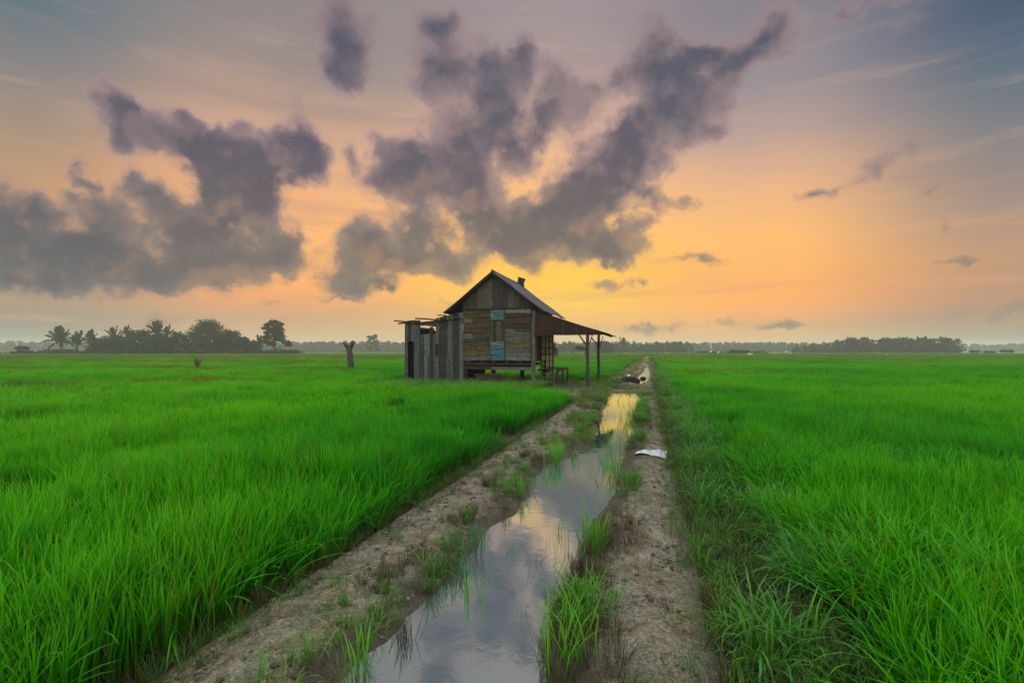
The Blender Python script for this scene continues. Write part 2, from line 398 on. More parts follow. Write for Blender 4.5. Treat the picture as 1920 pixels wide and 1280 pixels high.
def metal_roof_mat(name, c1, c2, rust, metal=0.25, spec=0.35):
    m, t, out = mat(name)
    oc = t.new('ShaderNodeTexCoord').outputs['Object']
    n = t.noise(oc, 1.4, 6, 0.65)
    mp = t.new('ShaderNodeMapping'); mp.inputs['Scale'].default_value = (1, 9, 1); t.put(mp.inputs[0], oc)
    n2 = t.noise(mp.outputs[0], 1.2, 4, 0.6)
    c = t.mix(t.maprange(n2, 0.3, 0.7), c1, c2)
    c = t.mix(t.maprange(n, 0.62-0.3*rust, 0.78-0.2*rust), c, (0.075, 0.028, 0.016, 1))
    principled(t, out, c, t.maprange(n, 0.3, 0.7, 0.45, 0.8), None, spec, metal)
    return m
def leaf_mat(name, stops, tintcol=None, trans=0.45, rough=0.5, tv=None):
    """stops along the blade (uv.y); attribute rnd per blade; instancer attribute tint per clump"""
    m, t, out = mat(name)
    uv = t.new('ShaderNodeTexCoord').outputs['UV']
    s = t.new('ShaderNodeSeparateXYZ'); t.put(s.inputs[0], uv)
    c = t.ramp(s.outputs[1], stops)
    rnd = t.new('ShaderNodeAttribute', attribute_name='rnd').outputs[2]
    c = t.mix(t.math('MULTIPLY', t.maprange(rnd, 0.988, 0.99), 0.7), c, (0.16, 0.14, 0.02, 1))
    c = t.mix(t.maprange(rnd, 0.55, 1.0, 0, 0.36, False), c, t.mix(1.0, c, (1.9, 1.12, 0.7, 1), 'MULTIPLY'))
    c = t.mix(t.maprange(rnd, 0.45, 0.0, 0, 0.55, False), c, t.mix(1.0, c, (0.45, 0.72, 1.6, 1), 'MULTIPLY'))
    if tintcol is not None:
        tn = t.new('ShaderNodeAttribute', attribute_name='tint'); tn.attribute_type = 'INSTANCER'
        c = t.mix(t.math('MULTIPLY', tn.outputs[2], 1.0, clamp=True), c, tintcol)
        sh = t.new('ShaderNodeAttribute', attribute_name='hue'); sh.attribute_type = 'INSTANCER'
        c = t.mix(t.maprange(sh.outputs[2], 0.5, 1.0, 0, 0.5, False), c, t.mix(1.0, c, (1.75, 1.22, 0.8, 1), 'MULTIPLY'))
        c = t.mix(t.maprange(sh.outputs[2], 0.5, 0.0, 0, 0.75, False), c, t.mix(1.0, c, (0.4, 0.72, 1.7, 1), 'MULTIPLY'))
    b = principled(t, None, c, rough, None, 0.08)
    tr = t.new('ShaderNodeBsdfTranslucent'); t.put(tr.inputs[0], t.mix(1.0, c, (1.3, 1.1, 0.5, 1), 'MULTIPLY'))
    mx = t.new('ShaderNodeMixShader'); mx.inputs[0].default_value = trans
    t.l.new(b.outputs[0], mx.inputs[1]); t.l.new(tr.outputs[0], mx.inputs[2]); t.l.new(mx.outputs[0], out.inputs[0])
    return m
def foliage_mat(name, c1, c2, trans=0.2):
    m, t, out = mat(name)
    rnd = t.new('ShaderNodeAttribute', attribute_name='rnd').outputs[2]
    c = t.mix(rnd, c1, c2)
    b = principled(t, None, c, 0.7, None, 0.15)
    tr = t.new('ShaderNodeBsdfTranslucent'); t.put(tr.inputs[0], c)
    mx = t.new('ShaderNodeMixShader'); mx.inputs[0].default_value = trans
    t.l.new(b.outputs[0], mx.inputs[1]); t.l.new(tr.outputs[0], mx.inputs[2]); t.l.new(mx.outputs[0], out.inputs[0])
    return m
def plain_mat(name, base, rough=0.8, nscale=20, amp=0.3, spec=0.2):
    m, t, out = mat(name)
    oc = t.new('ShaderNodeTexCoord').outputs['Object']
    n = t.noise(oc, nscale, 5, 0.6)
    c = t.mix(1.0, base, t.maprange(n, 0.25, 0.75, 1-amp, 1+amp), 'MULTIPLY')
    principled(t, out, c, rough, bump(t, n, 0.4, 0.02), spec)
    return m

M_WOOD = wood_mat()
M_ROOF = metal_roof_mat('zinc_roofing', (0.045, 0.043, 0.052, 1), (0.085, 0.08, 0.092, 1), 0.3)
M_AWN = metal_roof_mat('rusted_roofing', (0.020, 0.0095, 0.0075, 1), (0.032, 0.0145, 0.011, 1), 0.3, 0.0, 0.12)
M_BARK = plain_mat('bark', (0.045, 0.043, 0.032, 1), 0.9, 6, 0.45)
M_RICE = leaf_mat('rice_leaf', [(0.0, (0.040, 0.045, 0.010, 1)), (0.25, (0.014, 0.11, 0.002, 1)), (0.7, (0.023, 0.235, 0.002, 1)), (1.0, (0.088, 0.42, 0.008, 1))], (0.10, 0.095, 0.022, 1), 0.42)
M_WEED = leaf_mat('weed_leaf', [(0.0, (0.05, 0.045, 0.012, 1)), (0.3, (0.045, 0.13, 0.010, 1)), (0.75, (0.07, 0.25, 0.022, 1)), (1.0, (0.14, 0.30, 0.10, 1))], (0.10, 0.075, 0.035, 1), 0.35)
M_DEAD = leaf_mat('dead_stalk', [(0.0, (0.035, 0.026, 0.014, 1)), (0.6, (0.062, 0.052, 0.022, 1)), (1.0, (0.11, 0.10, 0.04, 1))], (0.06, 0.045, 0.02, 1), 0.15, 0.8)
M_TREE = foliage_mat('tree_foliage', (0.010, 0.026, 0.008, 1), (0.028, 0.055, 0.014, 1), 0.1)
M_PALM = foliage_mat('palm_foliage', (0.010, 0.030, 0.010, 1), (0.028, 0.055, 0.016, 1), 0.1)
M_WOODS = foliage_mat('woodland_foliage', (0.010, 0.024, 0.008, 1), (0.028, 0.048, 0.016, 1), 0.1)

def ground_mat():
    m, t, out = mat('muddy_ground')
    oc = t.new('ShaderNodeTexCoord').outputs['Object']
    veg = t.new('ShaderNodeAttribute', attribute_name='field').outputs[2]
    far = t.new('ShaderNodeAttribute', attribute_name='far').outputs[2]
    wet = t.new('ShaderNodeAttribute', attribute_name='wet').outputs[2]
    n1 = t.noise(oc, 1.6, 5, 0.6); n2 = t.noise(oc, 9, 7, 0.68, 0.4); n3 = t.noise(oc, 55, 5, 0.7); n4 = t.noise(oc, 3.7, 6, 0.65, 0.8)
    c = t.mix(t.maprange(n2, 0.35, 0.65), (0.12, 0.092, 0.06, 1), (0.29, 0.24, 0.165, 1))
    c = t.mix(t.maprange(n1, 0.40, 0.62), c, t.mix(t.maprange(n2, 0.3, 0.7), (0.15, 0.135, 0.10, 1), (0.29, 0.265, 0.215, 1)))
    c = t.mix(t.math('MULTIPLY', t.maprange(n3, 0.48, 0.66), 0.75), c, (0.075, 0.055, 0.032, 1))
    c = t.mix(t.math('MULTIPLY', t.maprange(n3, 0.46, 0.34), 0.5), c, (0.40, 0.34, 0.25, 1))
    # dark organic litter
    lit = t.math('MULTIPLY', t.maprange(n4, 0.52, 0.62), t.maprange(n3, 0.35, 0.6))
    c = t.mix(t.math('MULTIPLY', lit, 0.9), c, (0.045, 0.032, 0.02, 1))
    # algae and moss
    ms = t.math('MULTIPLY', t.maprange(n4, 0.52, 0.40), t.maprange(n3, 0.42, 0.62))
    c = t.mix(t.math('MULTIPLY', ms, 0.7), c, (0.07, 0.10, 0.02, 1))
    c = t.mix(t.math('MULTIPLY', t.maprange(t.noise(oc, 2.3, 5, 0.7), 0.5, 0.66), 0.55), c, (0.10, 0.075, 0.04, 1))
    dk = t.math('MULTIPLY_ADD', t.math('SUBTRACT', n2, 0.5), 0.9, wet)
    c = t.mix(t.maprange(dk, 0.22, 0.75, 0, 0.88), c, (0.045, 0.034, 0.022, 1))
    soil = t.mix(t.maprange(n2, 0.3, 0.7), (0.022, 0.018, 0.010, 1), (0.055, 0.040, 0.020, 1))
    c = t.mix(veg, c, soil)
    mp = t.new('ShaderNodeMapping'); mp.inputs['Scale'].default_value = (0.004, 0.03, 1); t.put(mp.inputs[0], oc)
    band = t.noise(mp.outputs[0], 1.0, 4, 0.6)
    fg = t.mix(t.maprange(band, 0.40, 0.62), (0.075, 0.20, 0.012, 1), (0.12, 0.16, 0.028, 1))
    c = t.mix(far, c, fg)
    rough = t.maprange(t.math('MULTIPLY_ADD', n2, 0.4, wet), 0.5, 1.2, 0.9, 0.45)
    h = t.math('ADD', t.math('MULTIPLY', n2, 1.0), t.math('MULTIPLY', n3, 0.45))
    ck = t.new('ShaderNodeTexVoronoi', feature='DISTANCE_TO_EDGE'); t.put(ck.inputs['Vector'], t.vmath('ADD', oc, t.vmath('SCALE', t.noise(oc, 8, 3, 0.6, 0, 1)))); ck.inputs['Scale'].default_value = 7
    h = t.math('ADD', h, t.math('MULTIPLY', t.maprange(ck.outputs['Distance'], 0.0, 0.05), 0.25))
    principled(t, out, c, rough, bump(t, h, 0.9, 0.035), 0.3)
    return m
M_GROUND = ground_mat()
def water_mat():
    m, t, out = mat('puddle_water')
    oc = t.new('ShaderNodeTexCoord').outputs['Object']
    n = t.noise(oc, 7, 3, 0.5)
    nb = t.noise(oc, 1.1, 2, 0.5)
    # floating scum
    sc = t.math('MULTIPLY', t.maprange(t.noise(oc, 22, 6, 0.75, 0.6), 0.60, 0.68), t.maprange(t.noise(oc, 2.6, 3, 0.5), 0.50, 0.62))
    nrm_ = bump(t, t.math('ADD', n, t.math('MULTIPLY', nb, 2)), 0.05, 0.02)
    dif = principled(t, None, (0.085, 0.115, 0.12, 1), 0.1, nrm_, 0.0)
    gl = t.new('ShaderNodeBsdfGlossy'); gl.inputs['Color'].default_value = (0.80, 0.95, 0.93, 1); gl.inputs['Roughness'].default_value = 0.015; t.l.new(nrm_, gl.inputs['Normal'])
    fr = t.new('ShaderNodeFresnel'); fr.inputs['IOR'].default_value = 1.45; t.l.new(nrm_, fr.inputs['Normal'])
    b = t.new('ShaderNodeMixShader'); t.put(b.inputs[0], t.math('MULTIPLY_ADD', fr.outputs[0], 0.55, 0.60, clamp=True)); t.l.new(dif.outputs[0], b.inputs[1]); t.l.new(gl.outputs[0], b.inputs[2])
    d = t.new('ShaderNodeBsdfPrincipled'); d.inputs['Base Color'].default_value = (0.16, 0.15, 0.11, 1); d.inputs['Roughness'].default_value = 0.5
    mx = t.new('ShaderNodeMixShader'); t.put(mx.inputs[0], t.math('MULTIPLY', sc, 0.55))
    t.l.new(b.outputs[0], mx.inputs[1]); t.l.new(d.outputs[0], mx.inputs[2]); t.l.new(mx.outputs[0], out.inputs[0])
    return m
M_WATER = water_mat()

# ------------------------------------------------------------------ ground sheet
def axis(fine0, fine1, step, lim0, lim1, g=1.12):
    a = list(np.arange(fine0, fine1, step)); s = step; v = a[-1]
    while v < lim1: s *= g; v += s; a.append(v)
    s = step; v = fine0; pre = []
    while v > lim0: s *= g; v -= s; pre.append(v)
    return np.array(pre[::-1]+a)
ys = []; v = -12.0
while v < 1.0: ys.append(v); v += 0.5
v = 1.0
while v < 4000:
    ys.append(v); v += max(0.022, 0.0075*v) if v < 60 else 0.03*v
ys = np.array(ys)
sx = axis(-3.2, 2.6, 0.028, -3500, 3500, 1.09)
SX, YY = np.meshgrid(sx, ys)
XX = SX + 0.266*np.clip(YY, -5, 160)
ZZ = height(XX, YY)
ny, nx = XX.shape
V = np.stack([XX.ravel(), YY.ravel(), ZZ.ravel()], 1)
ii = np.arange(ny*nx).reshape(ny, nx)
Fq = np.stack([ii[:-1, :-1].ravel(), ii[:-1, 1:].ravel(), ii[1:, 1:].ravel(), ii[1:, :-1].ravel()], 1)
x_, y_ = V[:, 0], V[:, 1]
trm = np.maximum(sstep(-0.05, 0.12, x_-xl(y_))*sstep(0.35, 0.0, x_-xt(y_)), yard(x_, y_)*0.75)*sstep(150, 110, y_)
field = 1-trm
dd = puddle_d(x_, y_)
wet = sstep(-0.36, 0.02, dd)*0.85 + 0.25*sstep(-1.0, 0.0, dd) + 0.35*sstep(.52, .70, fbm(x_*1.3, y_*1.3, 88, 4))
wet = np.maximum(wet, 0.6*sstep(-0.45, 0.0, x_-xt(y_)))
wet = np.maximum(wet, 0.9*sstep(1.2, 0.3, np.abs(y_-22.8)/1.6)*sstep(1.6, 1.0, np.abs(x_-5.6)))
ground = mesh_obj('ground', V, Fq, M_GROUND, smooth=True, pattr={'field': field, 'far': sstep(60, 150, y_)*field, 'wet': np.clip(wet, 0, 1)})
tag(ground, kind='structure')

# water strips
def water_strip(Lb, Rb, y0, y1):
    yy = np.linspace(y0, y1, 140); l = bank(Lb, yy)-0.14; r = bank(Rb, yy)+0.14
    V = []; Fc = []
    for i, (a, b, c) in enumerate(zip(l, r, yy)):
        for k in range(5): V.append((a+(b-a)*k/4, c, WZ))
        if i:
            for k in range(4): q = (i-1)*5+k; Fc.append((q, q+1, q+6, q+5))
    return V, Fc
for prm in ((L1, R1, 1.32, 20.3), (L2, R2, 25.2, 56.2)):
    V_, F_ = water_strip(*prm)
    tag(mesh_obj('water', V_, F_, M_WATER), kind='structure')

# ------------------------------------------------------------------ hut
rg = random.Random(4)
hut = empty('wooden_hut', (OX, OY, 0), YAW)
tag(hut, 'weathered plank hut on stilts with rusty awning beside the flooded track', 'hut')
def C(r, g, b, j=0.0, k=0.47):
    f = 1 + rg.uniform(-j, j); c = lin((r, g, b)); return (c[0]*f*k, c[1]*f*k, c[2]*f*k, 1)
FZ0, FZ1 = 1.19, 3.49
def zrow(y): return FZ0 + (770-y)/(770-378)*(FZ1-FZ0)
def rows(mb, a0, a1, lst, b=-0.02):
    for (y0, y1, c, *rest) in lst:
        zc0, zc1 = zrow(y1), zrow(y0)
        segs = rest[0] if rest else [(0, 1, c)]
        for (s0, s1, cc) in segs:
            tilt = rg.uniform(-.014, .014)
            mb.board((a0+(a1-a0)*s0+0.004, b+rg.uniform(-.008, .004), (zc0+zc1)/2+tilt), (a0+(a1-a0)*s1-0.004, b+rg.uniform(-.008, .004), (zc0+zc1)/2-tilt), (0, -0.16, 1), (zc1-zc0)*0.925, 0.022, C(*cc, j=.1), rg)
W_ = MB()
brn = (98,76,58); brd = (84,66,56); gry = (104,106,96); oli = (120,118,78); mus = (140,116,48)
rows(W_, -3.22, -1.95, [(378,412,None,[(0,.55,(112,94,52)),(.55,1,(98,84,52))]),(412,445,brn),(445,480,None,[(0,.32,(132,124,82)),(.32,1,(92,74,56))]),(480,520,(100,82,76)),(520,560,brn),
  (560,605,None,[(0,.35,(128,124,96)),(.35,1,(92,82,64))]),(605,630,(92,84,60)),(630,655,(96,92,62)),(655,695,None,[(0,.2,(110,92,52)),(.2,.5,(110,84,58)),(.5,1,(112,100,56))]),(695,738,None,[(0,.5,(116,104,62)),(.5,1,(104,96,62))]),(738,772,(118,120,112))])
W_.build('front_wall', M_WOOD, hut)
W_ = MB()
rows(W_, -1.26, -0.06, [(378,412,(150,158,132)),(412,448,brd),(448,490,brn),(490,530,brd),(530,560,None,[(0,.4,(130,122,108)),(.4,1,(98,82,66))]),(560,605,gry),(605,645,(108,104,78)),(645,680,(122,114,66)),(680,712,(116,104,98)),(712,742,(124,132,118)),(742,772,(128,142,128))])
W_.build('front_wall', M_WOOD, hut)
S_ = MB()
rows(S_, -1.93, -1.29, [(378,425,(112,136,128)),(425,465,(84,132,132)),(627,660,(92,158,148)),(660,685,(128,130,142)),(685,733,(88,138,150)),(733,772,(86,142,154))], -0.035)
for k in range(5):
    aa = -1.93+0.64*(k+.5)/5
    S_.board((aa, -0.04, zrow(625)+.01), (aa, -0.04+rg.uniform(-.006,.006), zrow(470)), (1,0,0), 0.122, 0.02, C(*[(96,84,54),(70,54,34),(104,88,66),(88,92,62),(74,62,44)][k]), rg)
for aa in (-1.95, -1.27): S_.board((aa, -0.055, FZ0), (aa, -0.055, FZ1), (1,0,0), 0.045, 0.03, C(82,80,70), rg)
S_.build('window_shutter', M_WOOD, hut)
# dark backing inside so cracks read dark, plus other three walls
Bk = MB()
for k in range(15):
    z = FZ0 + .08 + k*.155
    Bk.board((-3.24, 4.55, z), (0.0, 4.55, z), (0,0,1), .15, .02, C(80,70,60), rg)
    Bk.board((-3.24, 0.02, z), (-3.24, 4.54, z), (0,0,1), .15, .02, C(80,70,60), rg)
Bk.build('rear_wall', M_WOOD, hut)
Fl = MB(); 
for k in range(16): Fl.board((-3.22, .12+.28*k, 1.17), (0, .12+.28*k, 1.17), (0,1,0), .27, .025, C(70,60,50), rg)
Fl.build('floor', M_WOOD, hut)
# gable: vertical boards under the rake
RA, RZ = -1.785, 5.18; SL = 0.77
G_ = MB()
a = -3.28; k = 0
gc = [(76,62,56),(84,72,64),(70,58,52),(100,92,72),(108,100,78),(112,104,80),(84,70,60),(80,62,56),(70,56,50),(92,88,80),(84,76,66),(74,60,52)]
while a < 0.02:
    wd = rg.uniform(.19, .30); a1 = min(a+wd, 0.04)
    def top(q): return RZ - .13 - SL*abs(q-RA)
    pts = [(a+.004, -0.03, 3.52), (a1-.004, -0.03, 3.52), (a1-.004, -0.03, top(a1)), (a+.004, -0.03, top(a))]
    if a < RA < a1: pts.insert(3, (RA, -0.03, top(RA)))
    G_.poly(pts, (0, -0.02-rg.random()*.01, 0), C(*gc[k % 12], j=.15)); a = a1; k += 1
G_.board((-3.3, -0.07, 3.50), (0.06, -0.07, 3.50), (0,0,1), .05, .04, C(52,40,34), rg)
G_.build('gable_wall', M_WOOD, hut)
G2 = MB(); G2.poly([(-3.28,4.6,3.5),(0.04,4.6,3.5),(0.04,4.6,3.62),(RA,4.6,5.05),(-3.28,4.6,3.9)], (0,.03,0), C(70,60,52)); G2.build('gable_wall', M_WOOD, hut)
# corrugated roof slopes
def corr(a0, z0, a1, z1, b0, b1, sag=0.0, amp=0.011, per=0.085, nseg=8, rag=0.03, seed=1):
    r = random.Random(seed); nb = int((b1-b0)/per*6); Vt = []; Fc = []
    nrmv = Vector((z0-z1, 0, a1-a0)).normalized()
    if nrmv.z < 0: nrmv = -nrmv
    rg_ = [r.uniform(-rag, rag) for _ in range(nb//24+2)]
    for side in (0, 1):
        for i in range(nb+1):
            b = b0+(b1-b0)*i/nb; h = amp*math.sin(2*math.pi*i/6.0)
            e = rg_[i//24]
            for j in range(nseg+1):
                f = j/nseg*(1+(e if j == nseg else 0))
                aa = a0+(a1-a0)*f; zz = z0+(z1-z0)*f - sag*math.sin(math.pi*j/nseg) + 0.012*math.sin(b*3+j)
                p = Vector((aa, b, zz)) + nrmv*(h + (0.006 if side == 0 else -0.006) + (0.012 if (i//24) % 2 else 0))
                Vt.append(p)
    n1 = (nb+1)*(nseg+1)
    idx = lambda s, i, j: s*n1 + i*(nseg+1)+j
    for i in range(nb):
        for j in range(nseg):
            Fc.append((idx(0,i,j), idx(0,i,j+1), idx(0,i+1,j+1), idx(0,i+1,j)))
            Fc.append((idx(1,i,j), idx(1,i+1,j), idx(1,i+1,j+1), idx(1,i,j+1)))
    for j in range(nseg):
        Fc.append((idx(0,0,j), idx(1,0,j), idx(1,0,j+1), idx(0,0,j+1))); Fc.append((idx(0,nb,j), idx(0,nb,j+1), idx(1,nb,j+1), idx(1,nb,j)))
    for i in range(nb):
        Fc.append((idx(0,i,0), idx(0,i+1,0), idx(1,i+1,0), idx(1,i,0))); Fc.append((idx(0,i,nseg), idx(1,i,nseg), idx(1,i+1,nseg), idx(0,i+1,nseg)))
    return Vt, Fc
def join(ms):
    V = []; Fc = []
    for v, f in ms:
        n = len(V); V += v; Fc += [tuple(q+n for q in g) for g in f]
    return V, Fc
rv, rf = join([corr(RA, RZ, .66, 3.30, -.30, 4.95, .02, seed=3), corr(RA-.004, RZ-.004, -4.14, 3.36, -.30, 4.95, .02, seed=5)])
roof = mesh_obj('roof', rv, rf, M_ROOF, hut)
rc = MB(); rc.tube([(RA, -.31, RZ+.02), (RA, 2.2, RZ+.005), (RA, 4.96, RZ+.02)], .05, 8, C(90,90,95)); rc.build('ridge_cap', M_ROOF, roof)
bb = MB()
bb.board((RA, -.27, RZ-.09), (.60, -.27, 3.30-.03), (0,0,1), .10, .03, C(48,34,28), rg)
bb.board((RA, -.27, RZ-.09), (-4.08, -.27, 3.38-.05), (0,0,1), .12, .03, C(44,28,22), rg)
for f in (.15, .4, .65, .9):
    for sg in (1, -1):
        aa = RA + sg*2.4*f; bb.board((aa, -.28, RZ-SL*2.4*f-.07), (aa, 4.9, RZ-SL*2.4*f-.07), (1,0,-.77*sg), .07, .05, C(50,38,32), rg)
bb.build('rafters', M_WOOD, roof)
ch = MB()
ch.board((RA+.04, 4.45, RZ-.16), (RA+.16, 4.45, RZ+.30), (1,0,0), .30, .24, C(62,58,56), rg, 0, .33)
ch.board((RA+.16, 4.45, RZ+.30), (RA+.17, 4.45, RZ+.33), (1,0,0), .38, .30, C(56,52,50), rg)
ch.board((RA+.22, 4.30, RZ-.24), (RA+.30, 4.30, RZ-.06), (1,0,0), .10, .10, C(50,40,36), rg)
ch.build('chimney', M_WOOD, roof)
# awning on the right, its posts and the hanging front panel
AZ0, AZ1, AA1 = 3.44, 2.34, 3.27
def awz(a): return AZ0 - (AZ0-AZ1)*a/AA1
av, af = corr(-.0, AZ0, AA1, AZ1, -.12, 4.85, .03, seed=8)
awn = mesh_obj('awning', av, af, M_AWN, hut)
pn = MB(); a = 0.03; k = 0
while a < 3.18:
    a1 = min(a+rg.uniform(.28, .62), 3.2)
    pn.poly([(a, -.09, 2.29+rg.uniform(-.01,.01)), (a1-.004, -.09, 2.29), (a1-.004, -.09, max(awz(a1)-.03, 2.295)), (a, -.09, max(awz(a)-.03, 2.31))], (0, .012+.008*(k % 2), 0), C(*[(62,36,30),(54,30,26),(70,42,34),(50,28,24)][k % 4], j=.1)); a = a1; k += 1
pn.build('front_panel', M_AWN, awn)
bt = MB()
for f in (.5, 1.5, 2.45, 3.1): bt.board((f, -.1, awz(f)-.05), (f, 4.8, awz(f)-.05), (0,0,1), .07, .05, C(52,38,32), rg)
bt.build('battens', M_WOOD, awn)
for bpos, rad in ((-.02, .075), (4.55, .07)):
    p = MB(); p.tube([(2.44, bpos, -.15), (2.45, bpos, .8), (2.43, bpos+.01, 1.6), (2.46, bpos, awz(2.45)-.06)], [rad*1.08, rad, rad*.96, rad*.9], 10, C(84,76,66))
    po = p.build('post', M_WOOD, hut)
    q = MB(); q.tube([(2.42, bpos, 1.82), (2.08, bpos, 2.30)], .035, 6, C(74,64,54)); q.tube([(2.46, bpos+.04, 1.72), (2.66, bpos+.1, 2.36)], .022, 6, C(74,64,54))
    q.build('brace', M_WOOD, po)
# corner posts and stilts
def stilt(a, b, top, wd=.15, c=(96,98,90)):
    s = MB(); s.board((a, b, -.2), (a+rg.uniform(-.02,.02), b, top), (1,0,0), wd, wd*.9, C(*c), rg); s.build('stilt', M_WOOD, hut)
stilt(0.06, -.06, 3.40, .15, (102,106,96))
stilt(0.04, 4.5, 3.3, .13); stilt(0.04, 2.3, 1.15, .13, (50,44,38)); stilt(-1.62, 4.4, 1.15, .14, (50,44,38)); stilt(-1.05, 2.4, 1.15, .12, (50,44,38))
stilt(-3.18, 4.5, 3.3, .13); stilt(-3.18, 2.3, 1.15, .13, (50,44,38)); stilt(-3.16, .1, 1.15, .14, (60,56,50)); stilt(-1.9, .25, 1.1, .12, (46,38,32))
def beam(p, q, wd, th, c):
    s = MB(); s.board(p, q, (0,0,1), wd, th, C(*c), rg); s.build('floor_beam', M_WOOD, hut)
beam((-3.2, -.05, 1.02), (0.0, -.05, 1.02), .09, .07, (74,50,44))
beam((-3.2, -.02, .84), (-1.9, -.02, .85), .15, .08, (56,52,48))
beam((-3.2, .5, .98), (0, .5, .98), .34, .08, (34,30,27))  # deep near-black board, painted as the shade under the floor
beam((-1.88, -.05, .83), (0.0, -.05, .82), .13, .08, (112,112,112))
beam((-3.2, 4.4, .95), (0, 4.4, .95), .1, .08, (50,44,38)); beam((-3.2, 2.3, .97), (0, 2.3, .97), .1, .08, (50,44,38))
for aa in (-2.95, -2.35, -1.75, -1.15, -.55):
    jm = MB(); jm.board((aa, -.10, 1.11), (aa, 4.5, 1.11), (0,0,1), .07, .06, C(90,84,74), rg); jm.build('joist', M_WOOD, hut)
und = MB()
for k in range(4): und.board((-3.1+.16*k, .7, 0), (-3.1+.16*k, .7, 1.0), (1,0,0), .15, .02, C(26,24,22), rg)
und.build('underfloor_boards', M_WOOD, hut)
# side wall under the awning: dark frame, patched pale panels
sw = MB()
pale = [(206,190,146),(190,172,128),(214,200,160),(176,158,116),(200,186,146)]
for j in range(9):
    sw.board((.0, .15+.16*j, 1.2), (.0, .15+.16*j, 3.4), (0,1,0), .155, .02, C(*rg.choice([(70,54,44),(60,46,38),(84,70,54)])), rg)
for j in range(3):
    for i in range(8):
        z0 = .80+.32*i
        if z0 > 3.1: continue
        c = rg.choice(pale) if i < 5 else rg.choice([(92,74,50),(104,86,56),(80,62,44)])
        sw.board((.03, 1.75+.92*j+.05, z0+.16), (.03, 1.75+.92*(j+1)-.05, z0+.16+rg.uniform(-.01,.01)), (0,0,1), .28, .02, C(*c, j=.12), rg)
sw.board((.01, 1.7, .66), (.01, 4.5, .66), (0,0,1), .26, .03, C(132,118,92), rg)
sw.build('side_wall', M_WOOD, hut)
sf = MB()
for b_ in (1.62, 2.67, 3.59, 4.55): sf.board((.05, b_, .55), (.05, b_, 3.1), (0,1,0), .08, .05, C(54,36,28), rg)
for z_ in (1.1, 1.42, 1.74, 2.06, 2.4): sf.board((.06, 1.66, z_), (.06, 4.5, z_), (0,0,1), .025, .02, C(60,46,36), rg)
sf.board((.05, .42, 1.19), (.05, .42, 3.2), (0,1,0), .30, .03, C(128,116,86), rg)
sf.build('panel_frame', M_WOOD, hut)
# raised deck and steps at the side
dk = MB()
for k in range(8): dk.board((.12, .95+.33*k, .78), (1.02, .95+.33*k+.01, .78+rg.uniform(-.01,.01)), (0,1,0), .31, .03, C(104,84,74, j=.1), rg)
dk.board((.10, .8, .73), (.10, 3.6, .73), (0,0,1), .08, .05, C(70,56,46), rg); dk.board((1.02, .8, .73), (1.02, 3.6, .73), (0,0,1), .08, .05, C(82,62,50), rg)
dk.board((.1, .78, 1.02), (.42, .78, 1.02), (0,0,1), .06, .06, C(110,98,80), rg); dk.board((.30, .78, .76), (.30, .78, 1.05), (1,0,0), .06, .05, C(110,98,80), rg)
dk.build('deck', M_WOOD, hut)
for (aa, b_) in ((.98, .85), (.98, 2.2), (.98, 3.55), (.45, 3.55), (.75, .9)):
    s = MB(); s.tube([(aa, b_, -.15), (aa+.01, b_, .74)], .045, 7, C(86,72,56)); s.build('deck_leg', M_WOOD, hut)
s = MB(); s.board((.5, .84, .28), (1.0, .84, .25), (0,0,1), .05, .03, C(96,82,62), rg); s.build('deck_rail', M_WOOD, hut)
st_ = MB()
st_.board((.22, .82, .78), (.62, -.35, -.02), (1,0,.3), .06, .12, C(84,84,78), rg); st_.board((.70, .86, .76), (1.10, -.28, -.02), (1,0,.3), .06, .12, C(84,84,78), rg)
for f in (.2, .45, .7): st_.board((.20+.4*f, .82-1.17*f, .78-.8*f), (.72+.4*f, .84-1.14*f, .78-.8*f), (0,1,0), .2, .03, C(96,94,84), rg)
st_.build('steps', M_WOOD, hut)
gb = MB(); gb.board((.95, 1.0, .03), (2.35, .25, .03), (0,0,1), .12, .16, C(104,98,80), rg); gb.build('ground_sill', M_WOOD, hut)
# lean-to of vertical planks on the left
lt = MB(); a = -6.22
def lt_top(q):
    if q < -6.02: return 2.93
    if q < -5.58: return 3.03
    if q < -4.62: return 3.02
    if q < -4.22: return 3.17
    return 3.22 + .22*(q+4.22)/1.0
cols = [(102,106,102),(84,86,82),(76,70,60),(108,112,104),(90,92,82),(66,60,52),(98,102,96),(118,120,110),(82,84,76),(98,98,86)]
k = 0
while a < -3.26:
    wd = rg.uniform(.12, .21); a1 = min(a+wd, -3.24); m_ = (a+a1)/2; tz = lt_top(m_)+rg.uniform(-.05,.03)
    c = cols[rg.randrange(10)]
    z0 = -.1
    if -6.02 < m_ < -5.68: # boards broken away over a dark hole
        lt.board((m_, -.02, 2.06+rg.uniform(-.05,.05)), (m_, -.02, tz), (1,0,0), (a1-a)*.95, .022, C(*c, j=.1), rg, .03)
    elif -5.35 < m_ < -4.68:
        lt.board((m_, -.02, z0), (m_, -.02, 2.72 if rg.random() < .5 else 2.4), (1,0,0), (a1-a)*.93, .022, C(*c, j=.15), rg, .03)
    else:
        lt.board((m_+rg.uniform(-.014,.014), -.02+rg.uniform(-.02,.014), z0), (m_+rg.uniform(-.01,.01), -.02+rg.uniform(-.02,.014), tz), (1,rg.uniform(-.06,.06),0), (a1-a)*rg.uniform(.93,1.0), .022, C(*c, j=.12), rg, .04)
    a = a1; k += 1
